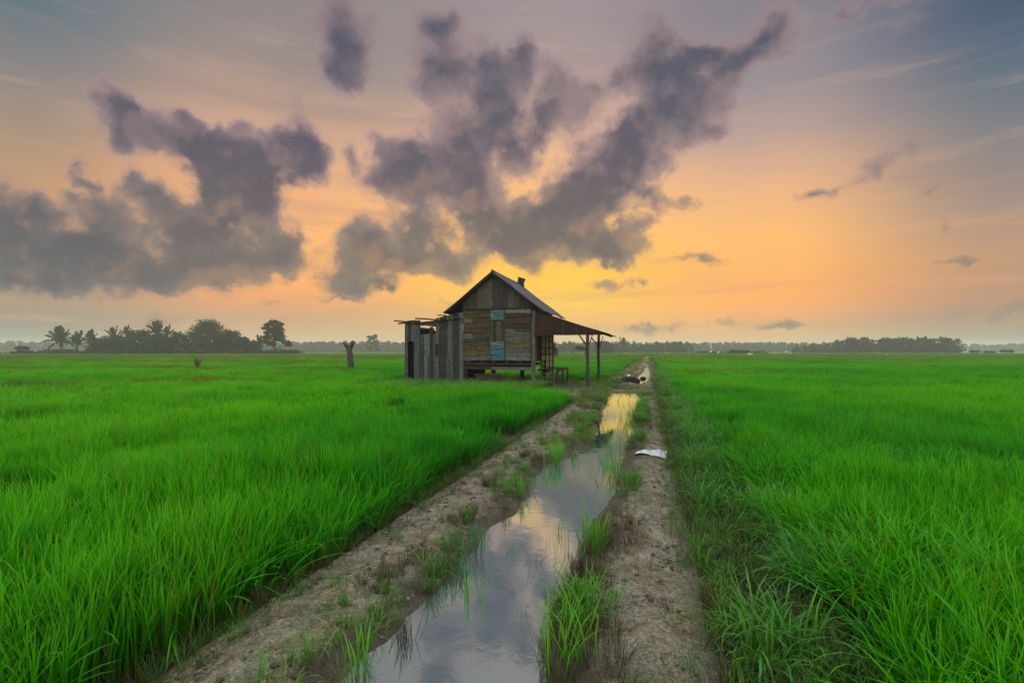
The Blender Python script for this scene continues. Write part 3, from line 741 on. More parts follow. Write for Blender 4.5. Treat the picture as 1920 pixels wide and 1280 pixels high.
for (aa, z0, z1, c) in ((-5.12, .5, 1.9, (112,124,122)), (-4.92, -.1, 1.3, (84,74,66)), (-5.3, -.1, 1.9, (70,72,72)), (-4.55, 1.35, 1.95, (56,46,38)), (-4.0, -.1, 1.2, (98,98,84)), (-5.55,-.1,2.6,(96,102,98))):
    lt.board((aa, -.05, z0), (aa, -.05, z1), (1,0,0), .15, .02, C(*c), rg, .02)
lt.board((-5.4, -.045, 2.86), (-4.62, -.045, 2.88), (0,0,1), .15, .02, C(86,92,98), rg)
lt.board((-5.4, -.045, 2.66), (-4.7, -.045, 2.62), (0,0,1), .07, .02, C(84,66,50), rg)
lt.build('lean_to_wall', M_WOOD, hut)
lb = MB()  # unseen boards added so the lean-to looks dark inside
for k in range(20):
    lb.board((-6.2+.15*k, 3.2, -.1), (-6.2+.15*k, 3.2, 2.9+rg.uniform(-.3,.1)), (1,0,0), .145, .02, C(60,54,48), rg)
    lb.board((-6.2, .05+.16*k, -.1), (-6.2, .05+.16*k, 2.8), (0,1,0), .155, .02, C(56,50,44), rg)
for k in range(6): lb.board((-6.0, .1+.55*k, 2.9), (-3.3, .1+.55*k, 3.1), (0,1,0), .5, .02, C(50,44,40), rg)
for k in range(4): lb.board((-5.98+.12*k, .25, -.1), (-5.98+.12*k, .25, 2.5), (1,0,0), .12, .02, C(34,30,30), rg, .05)  # near-black boards behind the hole stand in for the interior shade
lb.build('lean_to_back_and_shade', M_WOOD, hut)
for (p, q, r_) in (((-6.72,-.15,3.04), (-5.5,.1,2.90), .03), ((-6.50,-.12,2.90), (-5.9,.0,2.95), .04), ((-5.62,-.12,3.13), (-4.6,-.06,3.05), .035), ((-4.48,-.15,3.27), (-3.9,-.05,3.20), .025), ((-6.1,-.1,2.99), (-5.55,-.1,3.02), .03)):
    s = MB(); s.tube([p, ((p[0]+q[0])/2, (p[1]+q[1])/2, (p[2]+q[2])/2+.02), q], r_, 6, C(70,58,46)); s.build('roof_pole', M_WOOD, hut)

# crate under the hut
cr = empty('wooden_crate', (OX + wv_[0]*-2.0 + dv_[0]*-.25, OY + wv_[1]*-2.0 + dv_[1]*-.25, 0), YAW)
tag(cr, 'low dark wooden crate with a reddish rim under the front of the hut', 'crate')
s = MB()
for (p, q) in (((-.5,-.2),( .5,-.2)), ((.5,-.2),(.5,.25)), ((.5,.25),(-.5,.25)), ((-.5,.25),(-.5,-.2))):
    for z in (.12, .28, .44): s.board((p[0],p[1],z+.02), (q[0],q[1],z+.02), (0,0,1), .15, .02, C(74,58,50, j=.15), rg)
s.board((-.48,.02,.03), (.48,.02,.03), (0,1,0), .4, .02, C(60,50,44), rg)
s.build('box_side', M_WOOD, cr)
s = MB(); s.board((-.53,-.215,.56), (.53,-.215,.55), (0,0,1), .05, .05, C(104,62,54), rg); s.board((-.53,.26,.55), (.53,.26,.55), (0,0,1), .05, .05, C(84,54,46), rg)
s.build('rim', M_WOOD, cr)

# ------------------------------------------------------------------ dead forked trunk in the rice
tr_ = empty('dead_tree_trunk', (-12.7, 40, -.1))
tag(tr_, 'bare dead forked trunk standing alone in the rice left of the hut', 'tree stump')
s = MB(); s.tube([(0.12,0,0),(0.10,0,.8),(0.02,0,1.5),(-.02,0,2.0)], [.29,.24,.21,.23], 10, (.06,.055,.045,1))
t0 = s.build('trunk', M_BARK, tr_, True)
s = MB(); s.tube([(-.05,0,1.85),(-.25,0,2.15),(-.48,0,2.38)], [.19,.15,.11], 8); s.tube([(.0,0,1.85),(.2,0,2.2),(.30,0,2.5)], [.19,.16,.13], 8); s.tube([(-.42,0,2.32),(-.52,.1,2.30)], [.12,.07], 6)
s.build('fork', M_BARK, tr_, True)

# ------------------------------------------------------------------ leaf sets
def quads_random(P, size, rng, flat=0.0, aspect=1.6):
    """random oriented leaf quads at P"""
    n = len(P); d = rng.normal(size=(n, 3)); d[:, 2] *= (1-flat); d /= np.linalg.norm(d, axis=1)[:, None]+1e-9
    e = rng.normal(size=(n, 3)); e -= d*np.sum(e*d, 1)[:, None]; e /= np.linalg.norm(e, axis=1)[:, None]+1e-9
    s = (size*rng.uniform(.6, 1.4, n))[:, None]
    V = np.concatenate([P-d*s*aspect/2, P+e*s/2, P+d*s*aspect/2, P-e*s/2], 1).reshape(-1, 3)
    Fc = np.arange(4*n).reshape(-1, 4)
    return V, Fc, np.repeat(rng.random(n), 4)
def cat(parts):
    V = []; Fc = []; Rn = []; n = 0
    for v, f, r in parts: V.append(v); Fc.append(f+n); Rn.append(r); n += len(v)
    return np.concatenate(V), np.concatenate(Fc), np.concatenate(Rn)
def frond(base, az, L, up, droop, leaf, rng, npair=14, width=0.12):
    """palm frond: arched midrib with leaflet quads"""
    ca, sa = math.cos(az), math.sin(az); pts = []
    for i in range(9):
        t = i/8; r = L*t*math.cos(up)*(1-.18*t*t); z = L*(t*math.sin(up) - droop*t*t)
        pts.append((base[0]+ca*r, base[1]+sa*r, base[2]+z))
    pts = np.array(pts); Vs = []; side = np.array([-sa, ca, 0])
    t = (np.arange(npair)+.5)/npair; idx = t*8; i0 = np.minimum(idx.astype(int), 7); fr = (idx-i0)[:, None]
    P = pts[i0]*(1-fr)+pts[i0+1]*fr; T = pts[i0+1]-pts[i0]; T /= np.linalg.norm(T, axis=1)[:, None]
    ll = (leaf*(.45+1.1*np.sin(np.pi*(t*.85+.12))))[:, None]
    for sg in (-1, 1):
        D = side*sg*.75 + T*.55 + np.array([0, 0, -.45]) + rng.normal(size=(npair, 3))*.12
        D /= np.linalg.norm(D, axis=1)[:, None]
        Q = np.stack([P-T*width, P+D*ll*.6-T*width*.3, P+D*ll, P+T*width], 1)
        Vs.append(Q.reshape(-1, 3))
    R_ = []
    for i in range(8):
        s0 = side*.05; Vs.append(np.array([pts[i]-s0, pts[i+1]-s0, pts[i+1]+s0, pts[i]+s0]))
    V = np.concatenate(Vs); return V, np.arange(len(V)).reshape(-1, 4), np.full(len(V), rng.random())
def zof(x, y): return float(height(np.array([x]), np.array([y]))[0])
def at_px(u, D): return (u-960)/F*D
def top_z(v, D): return CAMZ + (HOR-v)/F*D
def palm(u, v, D, wpx, label, nf=14, seed=0, group='palms in the left tree cluster', lean=0.0, up0=.9):
    rng = np.random.default_rng(seed); x = at_px(u, D); h = top_z(v, D); L = wpx/F*D*.68
    o = empty('palm_tree', (x, D, -.1)); tag(o, label, 'palm tree', group)
    th = h - L*.72
    s = MB(); s.tube([(0,0,0),(lean*.3,0,th*.4),(lean*.8,0,th*.8),(lean,0,th)], [.28,.2,.17,.16], 7); s.build('trunk', M_BARK, o, True)
    parts = []
    nf = int(nf*.8)
    for k in range(nf):
        az = 2.4*k + rng.uniform(-.3,.3); f = k/nf
        up = up0+.45 - 1.25*f + rng.uniform(-.1,.1)
        parts.append(frond((lean,0,th), az, L*rng.uniform(.8,1.15), up, .25+.40*f, L*.13, rng, 16, L*.05))
    V, Fc, rn = cat(parts)
    mesh_obj('crown', V, Fc, M_PALM, o, pattr={'rnd': rn})
    return o
def broadleaf(u, v, D, wpx, label, seed=0, base=.18, nc=16, leaf=.42, group='broadleaf trees in the left tree cluster', shape='dome', per=260, kind='tree', name='broadleaf_tree', cat_='tree'):
    rng = np.random.default_rng(seed); x = at_px(u, D); h = top_z(v, D); w_ = wpx/F*D
    o = empty(name, (x, D, -.1)); tag(o, label, cat_, group)
    cz0 = h*base; s = MB(); parts = []; tw = h*.022
    s.tube([(0,0,0),(rng.uniform(-.2,.2),0,h*.25),(0,0,h*.5)], [tw*1.4, tw, tw*.6], 7)
    for k in range(nc):
        az = 2.4*k
        if shape == 'dome':
            t = (k+.5)/nc; rr = math.sqrt(1-(t*.98)**2)*(.35+.65*rng.random()**.5); cz = cz0 + (h-cz0)*(t*.86); cr_ = w_*.17*rng.uniform(.8,1.25); fz = .75
        elif shape == 'layer':
            t = (k+.5)/nc; rr = (1-.55*t)*(.45+.55*rng.random()); cz = cz0 + (h-cz0)*(.10+.86*t); cr_ = w_*.13*rng.uniform(.7,1.2); fz = .42
        else:
            t = rng.random(); rr = rng.random()**.5*.85; cz = cz0+(h-cz0)*(.55+.3*(1-rr*rr)); cr_ = w_*.15; fz = .5
        cx = math.cos(az)*rr*(w_/2-cr_*.6); cy = math.sin(az)*rr*(w_/2-cr_*.6)
        cz = min(cz, h-cr_*fz*.8)
        zb = min(max(h*.14, cz-.45*math.hypot(cx,cy)-h*.08), h*.48)
        s.tube([(0,0,zb),(cx*.5,cy*.5,(zb+cz)/2+.2),(cx,cy,cz)], [tw*.45, tw*.3, tw*.12], 5)
        q = rng.normal(size=(per, 3)); q /= np.linalg.norm(q, axis=1)[:, None]; q *= (rng.random((per, 1))**.42)
        P = np.array([cx, cy, cz]) + q*np.array([cr_, cr_, cr_*fz])*rng.uniform(.75, 1.3, (per, 1))
        parts.append(quads_random(P, leaf, rng))
    s.build('trunk', M_BARK, o, True)
    V, Fc, rn = cat(parts); V[:, 2] = np.maximum(V[:, 2], .02)
    mesh_obj('crown', V, Fc, M_TREE, o, pattr={'rnd': rn})
    return o
PG = 'palms in the left tree cluster'; BG = 'broadleaf trees in the left tree cluster'
palm(113, 610, 225, 62, 'big drooping coconut palm at the far left end of the tree cluster', 20, 1, PG)
palm(146, 621, 228, 48, 'shorter palm just right of the big leftmost coconut palm', 16, 2, PG)
palm(170, 619, 222, 46, 'third palm from the left with stiff upright fronds', 18, 3, PG, up0=1.05)
palm(213, 612, 236, 44, 'palm with a bushy head rising from the low trees, left of a twin', 16, 4, PG)
palm(238, 608, 240, 36, 'slim palm head just left of the rounded dark grove', 14, 5, PG)
palm(294, 599, 232, 50, 'tallest palm rising above the rounded dark grove', 18, 6, PG, up0=1.05)
palm(312, 609, 235, 36, 'lower palm leaning at the right shoulder of the tallest palm', 14, 7, PG, lean=.8)
palm(487, 627, 240, 34, 'small palm between the dark grove and the lone layered tree', 14, 8, PG)
broadleaf(42, 647, 200, 24, 'tiny round bush standing alone at the far left of the field', 11, .2, 8, .3, 'small bushes at the field edge', 'umb', 160, name='bush', cat_='bush')
broadleaf(190, 632, 232, 46, 'low tree under the palms at the left of the cluster', 12, .1, 14, .42, BG)
broadleaf(222, 628, 228, 44, 'rounded low tree just left of the dark grove', 22, .08, 14, .42, BG)
broadleaf(262, 617, 226, 74, 'wide flat topped dark grove tree below the tallest palm', 13, .08, 22, .45, BG)
broadleaf(300, 622, 224, 50, 'dense dark tree directly under the tallest palm', 23, .08, 16, .42, BG)
broadleaf(335, 620, 226, 46, 'smooth domed tree right of the tallest palm', 14, .08, 16, .42, BG)
broadleaf(388, 597, 224, 84, 'largest spreading tree with a ragged top in the cluster', 15, .10, 30, .45, BG)
broadleaf(432, 616, 228, 54, 'tree on the right shoulder of the largest spreading tree', 16, .08, 18, .42, BG)
broadleaf(455, 630, 226, 38, 'low rounded tree ending the dense part of the cluster', 17, .08, 14, .42, BG)
broadleaf(474, 638, 232, 44, 'low hedge like tree beneath the small palm', 18, .02, 12, .42, BG)
broadleaf(515, 600, 215, 66, 'lone tree with open layered branches right of the cluster', 19, .20, 24, .42, BG, 'layer', 240)
broadleaf(697, 627, 420, 36, 'lone broad tree head rising above the distant wood left of the hut', 20, .1, 14, .7, 'single trees before the distant wood', 'layer', 140)
broadleaf(1036, 640, 120, 22, 'round dark bush seen past the back corner of the hut', 24, .0, 14, .24, 'small bushes at the field edge', 'dome', 240, name='bush', cat_='bush')
broadleaf(1088, 648, 170, 26, 'small umbrella shaped tree seen under the awning', 25, .25, 12, .3, 'single trees before the distant wood', 'umb', 220)
broadleaf(1132, 639, 330, 40, 'hazy rounded tree just right of the awning posts', 26, .05, 16, .6, 'single trees before the distant wood')
palm(1168, 631, 330, 30, 'hazy palm head standing highest in the wood right of the hut', 16, 27, 'single trees before the distant wood')
broadleaf(1386, 656, 260, 42, 'long low bush at the far edge of the right field', 28, .0, 10, .4, 'small bushes at the field edge', 'umb', 160, name='bush', cat_='bush')
broadleaf(1828, 657, 280, 24, 'first small scrubby bush right of the dark palm wood', 29, .2, 7, .45, 'small bushes at the field edge', 'umb', 120, name='bush', cat_='bush')
broadleaf(1856, 658, 280, 22, 'middle small scrubby bush right of the dark palm wood', 30, .2, 7, .45, 'small bushes at the field edge', 'umb', 120, name='bush', cat_='bush')
broadleaf(1886, 656, 280, 28, 'rightmost small scrubby bush by the edge of the photo', 31, .2, 8, .45, 'small bushes at the field edge', 'umb', 120, name='bush', cat_='bush')
# brown palm sprout in the rice
sp = empty('palm_sprout', (at_px(370, 38), 38, -.1)); tag(sp, 'small brown palm sprout poking out of the rice at the left', 'palm sprout')
rng = np.random.default_rng(3); parts = [frond((0,0,.5), a_, .75, 1.15+.1*rng.random(), .1, .16, rng, 10, .03) for a_ in (0.2, 1.4, 2.9, 3.6, 5.0)]
V_, F_, r_ = cat(parts); mesh_obj('leaves', V_, F_, foliage_mat('dry_palm', (.07,.06,.02,1), (.16,.09,.03,1)), sp, pattr={'rnd': r_})
s = MB(); s.tube([(0,0,0),(0,0,.55)], [.07,.05], 6); s.build('stem', M_BARK, sp)

# distant woods and low hedge as masses
def woods(name, spec, seed, kindlabel, catg):
    rng = np.random.default_rng(seed); parts = []
    for (u0, u1, D, vt, jv, stepm, typ) in spec:
        x = at_px(u0, D)
        while x < at_px(u1, D):
            y = D + rng.uniform(-8, 8); h = top_z(vt, D) + rng.uniform(-jv, jv); r = rng.uniform(3.2, 5.0)*(D/450)**.4
            P = rng.normal(size=(46, 3)); P /= np.linalg.norm(P, axis=1)[:, None]; P *= rng.random((46, 1))**.35
            P = P*np.array([r, r, h*.42]) + np.array([x, y, h*.40])
            P = np.concatenate([P, np.stack([x+rng.uniform(-r, r, 26), y+rng.uniform(-r, r, 26), rng.uniform(.2, h*.5, 26)], 1)])
            P[:, 2] = np.maximum(P[:, 2], .3)
            parts.append(quads_random(P, D/450*1.7, rng))
            if typ == 'palm':
                for k in range(15):
                    parts.append(frond((x, y, h-r*.70), rng.uniform(0, 6.28), r*rng.uniform(1.0,1.4), rng.uniform(.2, 1.4), .36, r*.15, rng, 7, r*.12))
            else:
                P = rng.normal(size=(60, 3)); P /= np.linalg.norm(P, axis=1)[:, None]
                P = P*np.array([r*.9, r*.9, r*.45]) + np.array([x, y, h-r*.5]); parts.append(quads_random(P, D/450*1.0, rng))
            x += stepm*rng.uniform(.6, 1.3)
    V, Fc, rn = cat(parts)
    o = mesh_obj(name, V, Fc, M_WOODS, pattr={'rnd': rn}); tag(o, kindlabel, catg, kind='stuff'); return o
woods('distant_woods', [(-1700,760,640,640,1.0,4.2,'palm'),(560,1000,600,642,1.2,4.2,'palm'),(1000,1290,420,642,1.0,3.2,'palm'),(1240,1700,640,642,1.4,4.0,'palm'),(1400,3600,820,645,1.8,5.0,'leaf'),(-900,1500,900,644,2,6,'leaf')], 41, 'long hazy band of distant woodland along the horizon', 'woodland')
woods('oil_palm_wood', [(1590,1780,350,633.5,.9,2.6,'palm'),(1575,1798,360,636,1.0,2.8,'palm'),(1500,1600,400,645,.8,3.2,'palm')], 43, 'dark block of oil palms standing forward of the right horizon', 'woodland')
woods('hedgerow', [(60,560,228,655,.4,2.2,'leaf'),(1310,1440,300,659,.3,2.5,'leaf'),(0,70,240,661,.2,2.0,'leaf')], 44, 'low dark undergrowth along the foot of the tree cluster', 'undergrowth')

# ------------------------------------------------------------------ poles, posts, birds
def post(u, v, D, wd, label, name='field_post', cat_='post', group=None):
    o = empty(name, (at_px(u, D), D, -.1)); tag(o, label, cat_, group)
    h = top_z(v, D)+.1; s = MB(); s.tube([(0,0,0),(.03,0,h*.5),(0.02,0,h)], [wd, wd*.85, wd*.8], 8); s.build('shaft', M_BARK, o, True)
    s = MB(); s.board((-.3*wd/.1,0,h*.93), (.3*wd/.1,0,h*.94), (0,0,1), wd*.8, wd*.7); s.build('crosspiece', M_BARK, o)
post(1232, 651, 190, .16, 'thin upright pole where the track meets the distant wood', 'wooden_pole', 'pole')
post(1299, 661, 150, .14, 'short dark post in the right field nearest the track', group='short posts in the right field')
post(1438, 662, 150, .17, 'short dark post below the white birds in the right field', group='short posts in the right field')
M_BIRD = plain_mat('white_feathers', (.82,.82,.78,1), .7, 30, .05); M_BILL = plain_mat('bird_bill', (.25,.18,.05,1), .5)
def bird(u, v, D, label, perch=None):
    z = top_z(v, D)-.55; gz = -.1
    o = empty('white_bird', (at_px(u, D), D, z)); tag(o, label, 'bird', 'white birds at the far side of the right field')
    s = MB(); s.tube([(-.42,0,.34),(-.2,0,.42),(0,0,.50),(.16,0,.56),(.22,0,.66),(.16,0,.78),(.22,0,.90),(.28,0,.93),(.36,0,.92)], [.03,.13,.17,.13,.06,.045,.045,.055,.02], 8); s.build('body', M_BIRD, o, True)
    s = MB(); s.tube([(.34,0,.92),(.48,0,.90)], [.018,.006], 5); s.build('bill', M_BILL, o)
    for k in (-.05, .05):
        s = MB(); s.tube([(.02,k,.42),(.0,k,.2),(.02,k,0),(.08,k,-.01)], .015, 5); s.build('leg', M_BILL, o)
    return o
for i, (u, v, D, lb_) in enumerate([(1333,657,180,'tiny white bird, leftmost and highest of those beyond the right field'),(1347,660,180,'tiny white bird just right of and below the leftmost one'),(1404,663,170,'left of the two close white birds by the low bush'),(1409,664,168,'right of the two close white birds by the low bush'),(1474,659,185,'lone white bird before the woods right of the dark post'),(1661,666,150,'lone white bird in front of the dark oil palm wood')]):
    b_ = bird(u, v, D, lb_)
    # a leafy bund top for it to stand on
    b_.location.z = min(b_.location.z, 0.95)

# ------------------------------------------------------------------ debris pile, plastic sack
def lump(mb, c, r, rng, col=(.03,.022,.016,1), sz=(1,1,.7)):
    n = 7; vs = []; uv = []
    for i in range(n+1):
        for j in range(10):
            th = math.pi*i/n; ph = 2*math.pi*j/10; k = r*(1+rng.uniform(-.28,.28))
            vs.append((c[0]+k*sz[0]*math.sin(th)*math.cos(ph), c[1]+k*sz[1]*math.sin(th)*math.sin(ph), c[2]+k*sz[2]*math.cos(th))); uv.append((th, ph))
    fs = [(i*10+j, (i+1)*10+j, (i+1)*10+(j+1) % 10, i*10+(j+1) % 10) for i in range(n) for j in range(10)]
    mb.add(vs, fs, col, uv)
M_CHAR = plain_mat('charred_mud', (.028,.02,.015,1), .9, 14, .6)
px_, py_ = at_px(1182, 26.2), 26.2
db = empty('debris_pile', (px_, py_, zof(px_, py_)-.02)); tag(db, 'dark heap of mud and charred wood on the track between two puddles', 'debris')
s = MB(); r9 = random.Random(9)
for k in range(16): lump(s, (r9.gauss(0,.30), r9.gauss(0,.22), r9.uniform(.02,.22)*(1 if k < 11 else .6)), r9.uniform(.08,.17), r9)
lump(s, (0,0,.06), .30, r9, sz=(1.6,1,.7)); s.build('mud_heap', M_CHAR, db)
for k in range(6):
    s = MB(); a_ = r9.uniform(0,3.1); s.tube([(-.3*math.cos(a_), -.3*math.sin(a_), .08+.02*k), (.28*math.cos(a_), .28*math.sin(a_), .24+.03*r9.random())], [.035,.025], 6); s.build('charred_stick', M_CHAR, db)
s = MB(); lump(s, (-.12,-.1,.36), .05, r9, sz=(1.4,1,.8)); s.build('white_scrap', M_BIRD, db)
def sack():
    m, t, out = mat('woven_sack'); oc = t.new('ShaderNodeTexCoord').outputs['Object']
    n = t.noise(oc, 9, 5, .65); wv3 = t.new('ShaderNodeTexWave'); wv3.inputs['Scale'].default_value = 2.3; wv3.inputs['Distortion'].default_value = 1.5; t.put(wv3.inputs[0], oc)
    c = t.mix(t.maprange(n, .5, .75), (.42,.45,.50,1), (.22,.22,.20,1)); c = t.mix(t.maprange(wv3.outputs[1], .93, .98, 0, .55), c, (.10,.14,.25,1))
    principled(t, out, c, .45, bump(t, n, .3, .01), .4)
    nx_, ny_ = 26, 18; V = []; Fc = []
    for j in range(ny_):
        for i in range(nx_):
            a_ = i/(nx_-1); b_ = j/(ny_-1)
            x = 1.87 + a_*(.42+.18*b_); y = 7.74 - .12*a_ + b_*(.10+.42*a_) + .02*math.sin(a_*7)
            z = zof(x, y) + .012 + .03*float(fbm(np.array([x*9.]), np.array([y*7.]), 3, 3)[0]) + .03*sstep(.7, 1, b_)*a_
            V.append((x, y, float(z)))
    for j in range(ny_-1):
        for i in range(nx_-1): q = j*nx_+i; Fc.append((q, q+1, q+nx_+1, q+nx_))
    o = mesh_obj('plastic_sack', V, Fc, m, smooth=True); sm = o.modifiers.new('thick', 'SOLIDIFY'); sm.thickness = .004
    tag(o, 'flattened pale bluish white plastic sack lying on the muddy track', 'sack')
sack()

# ------------------------------------------------------------------ grass blades
def blades(n, h, spread, lean, droop, width, segs, rng, hvar=.25, fan=1.0):
    """n tapered blades; returns V,F(quads),uv,rnd"""
    az = rng.uniform(0, 2*np.pi, n); r0 = spread*np.sqrt(rng.random(n)); ph = rng.uniform(0, 2*np.pi, n)
    bx, by = r0*np.cos(ph), r0*np.sin(ph)
    az = np.where(rng.random(n) < .6, np.arctan2(by, bx)+rng.normal(0, .6, n), az)
    L = h*(1+rng.uniform(-hvar, hvar*.6, n)); le = np.abs(rng.normal(lean, lean*.5, n)); dr = droop*rng.uniform(.2, 1.7, n)*fan
    tt = np.linspace(0, 1, segs+1)
    T = tt[None, :]
    ang = le[:, None] + dr[:, None]*T**1.8       # angle from vertical grows along the blade
    dl = (L/segs)[:, None]
    cr_ = np.concatenate([np.zeros((n, 1)), np.cumsum(np.sin(ang[:, :-1])*dl, 1)], 1); cz = np.concatenate([np.zeros((n, 1)), np.cumsum(np.cos(ang[:, :-1])*dl, 1)], 1)
    tw = az[:, None] + 0.25*rng.normal(size=(n, 1))*T
    X = bx[:, None]+cr_*np.cos(tw); Y = by[:, None]+cr_*np.sin(tw)
    wd = width*rng.uniform(.7, 1.25, n)[:, None]*np.clip(np.where(T < .55, .55+.45*T/.55, 1-((T-.55)/.45)**1.6), .03, 1)
    sa = az+np.pi/2+rng.normal(0, .5, n)
    SXx, SYy = np.cos(sa)[:, None]*wd/2, np.sin(sa)[:, None]*wd/2
    A = np.stack([X-SXx, Y-SYy, cz], 2); B = np.stack([X+SXx, Y+SYy, cz], 2)
    V = np.stack([A, B], 2).reshape(-1, 3)       # n, segs+1, 2
    base = (np.arange(n)*(segs+1)*2)[:, None] + (np.arange(segs)*2)[None, :]
    Fc = np.stack([base, base+1, base+3, base+2], 2).reshape(-1, 4)
    uv = np.stack([np.zeros((n, segs+1, 2)), np.broadcast_to(tt[None, :, None], (n, segs+1, 2))], 3).reshape(-1, 2)
    rn = np.repeat(rng.random(n), (segs+1)*2)
    return V, Fc, uv, rn

def gn_group():
    ng = bpy.data.node_groups.new('scatter_clumps', 'GeometryNodeTree')
    ng.interface.new_socket('Geometry', in_out='INPUT', socket_type='NodeSocketGeometry')
    ng.interface.new_socket('Geometry', in_out='OUTPUT', socket_type='NodeSocketGeometry')
    N = ng.nodes; L = ng.links
    gi = N.new('NodeGroupInput'); go = N.new('NodeGroupOutput')
    def attr(name, typ):
        a = N.new('GeometryNodeInputNamedAttribute'); a.data_type = typ; a.inputs[0].default_value = name
        return a.outputs[0]
    pid = attr('pid', 'FLOAT')
    cmp_ = N.new('FunctionNodeCompare'); cmp_.data_type = 'FLOAT'; cmp_.operation = 'GREATER_THAN'; L.new(pid, cmp_.inputs[0]); cmp_.inputs[1].default_value = -0.5
    sepg = N.new('GeometryNodeSeparateGeometry'); sepg.domain = 'POINT'; L.new(gi.outputs[0], sepg.inputs[0]); L.new(cmp_.outputs[0], sepg.inputs[1])
    sp_ = N.new('GeometryNodeSplitToInstances'); sp_.domain = 'POINT'; L.new(sepg.outputs[0], sp_.inputs[0])
    f2i = N.new('FunctionNodeFloatToInt'); L.new(pid, f2i.inputs[0]); L.new(f2i.outputs[0], sp_.inputs['Group ID'])
    iop = N.new('GeometryNodeInstanceOnPoints'); L.new(sepg.outputs[1], iop.inputs['Points']); L.new(sp_.outputs[0], iop.inputs['Instance'])
    iop.inputs['Pick Instance'].default_value = True
    f2 = N.new('FunctionNodeFloatToInt'); L.new(attr('pick', 'FLOAT'), f2.inputs[0]); L.new(f2.outputs[0], iop.inputs['Instance Index'])
    e2r = N.new('FunctionNodeEulerToRotation'); L.new(attr('rot', 'FLOAT_VECTOR'), e2r.inputs[0]); L.new(e2r.outputs[0], iop.inputs['Rotation'])
    L.new(attr('scl', 'FLOAT_VECTOR'), iop.inputs['Scale'])
    L.new(iop.outputs[0], go.inputs[0])
    return ng
GNG = gn_group()
def scatter(name, protos, P, pick, rot, scl, tint, hue, mats):
    """protos: list of (V,F,uv,rnd,matidx); P: points. One object: clump shapes plus scatter points"""
    V = []; Fc = []; U = []; Rn = []; pid = []; mi = []; n = 0
    for k, (v, f, u, r, m) in enumerate(protos):
        V.append(v); Fc.append(f+n); U.append(u); Rn.append(r); pid.append(np.full(len(v), k)); mi.append(np.full(len(f), m)); n += len(v)
    npnt = len(P); V.append(P); U.append(np.zeros((npnt, 2))); Rn.append(np.zeros(npnt)); pid.append(np.full(npnt, -1.0))
    pad = lambda a: np.concatenate([np.zeros((n,)+a.shape[1:]), a])
    o = mesh_obj(name, np.concatenate(V), np.concatenate(Fc), mats, uv=np.concatenate(U), matidx=np.concatenate(mi),
                 pattr={'rnd': np.concatenate(Rn), 'pid': np.concatenate(pid), 'pick': pad(pick.astype(float)), 'rot': pad(rot), 'scl': pad(scl), 'tint': pad(tint), 'hue': pad(hue)})
    md = o.modifiers.new('scatter', 'NODES'); md.node_group = GNG
    return o

rng = np.random.default_rng(77)
protos = []
for k in range(6): protos.append(blades(26, .68, .06, .08, .38, .0095, 6, rng)+(0,))       # 0-5 near upright rice
for k in range(3): protos.append(blades(18, .68, .07, .15, 1.5, .0135, 8, rng)+(0,))        # 6-8 near drooping rice
for k in range(4): protos.append(blades(24, .68, .09, .09, .45, .015, 4, rng)+(0,))        # 9-12 mid rice
for k in range(4): protos.append(blades(34, .66, .34, .14, .6, .032, 3, rng)+(0,))         # 13-16 farther
for k in range(4): protos.append(blades(70, .68, 1.15, .14, .5, .10, 2, rng, .35)+(0,))    # 17-20 far
def grid_pts(y0, y1, step, side=1.45, marg=5.0):
    xm = side*y1+marg
    gx = np.arange(-xm, xm, step); gy = np.arange(y0, y1, step)
    X, Y = np.meshgrid(gx, gy); X = X.ravel()+rng.uniform(-.5,.5,X.size)*step; Y = Y.ravel()+rng.uniform(-.5,.5,Y.size)*step
    k = np.abs(X) < side*Y+marg
    return X[k], Y[k]
PX = []; PY = []; PK = []; SC_ = []
for (y0, y1, st, lo, hi, wsc) in ((.7, 8.5, .115, 0, 6, 1), (8.5, 26, .175, 9, 13, 1), (26, 75, .40, 13, 17, 1), (75, 300, 1.35, 17, 21, 1)):
    X, Y = grid_pts(y0, y1, st)
    edge = np.minimum(np.where(X < xl(Y), xl(Y)-X, 99), 99)
    wob = .22*(fbm(X*1.3, Y*1.3, 31, 3)-.5)
    left = X < xl(Y)-.02+wob
    right = X > xr(Y)+wob*2.5+.05
    farm = Y > 170
    keep = (left | right | farm) & (yard(X, Y) < .3)
    a_, b_ = to_hut(X, Y)
    keep &= ~((a_ > -6.6) & (a_ < 3.4) & (b_ > -5.2) & (b_ < 5.6) & (Y > 17.3))
    # thin gaps
    gap = fbm(X*.6, Y*.6, 12, 4)
    keep &= ~((gap < .27)) & ~((fbm(X*2.6, Y*2.6, 14, 2) < .17) & (Y < 30))
    X, Y = X[keep], Y[keep]
    pk = rng.integers(lo, hi, len(X))
    if lo == 0:
        dr = (rng.random(len(X)) < np.where(X > 0, .38, .30)*(1+2*(fbm(X*.9, Y*.9, 55, 3) > .56)))
        pk = np.where(dr, rng.integers(6, 9, len(X)), pk)
    PX.append(X); PY.append(Y); PK.append(pk)
X = np.concatenate(PX); Y = np.concatenate(PY); PKc = np.concatenate(PK)
Z = height(X, Y)-.01
patch = fbm(X*.22, Y*.14, 61, 4); pf = fbm(X*1.4, Y*1.0, 62, 3)
hs = .80 + .55*(patch-.5)*1.2 + .50*(pf-.5) + rng.normal(0, .09, len(X))
de = np.minimum(np.abs(X-xl(Y)), np.abs(X-xr(Y)))
hs *= np.where(X > 0, .92, 1.0)*(.80+.20*sstep(0, .5, de))
hs = np.clip(hs, .4, 1.3)
ws = np.where(PKc >= 17, 1, rng.uniform(.85, 1.25, len(X)))
rot = np.stack([rng.normal(0, .07, len(X)), rng.normal(0, .07, len(X)), rng.uniform(0, 6.28, len(X))], 1)
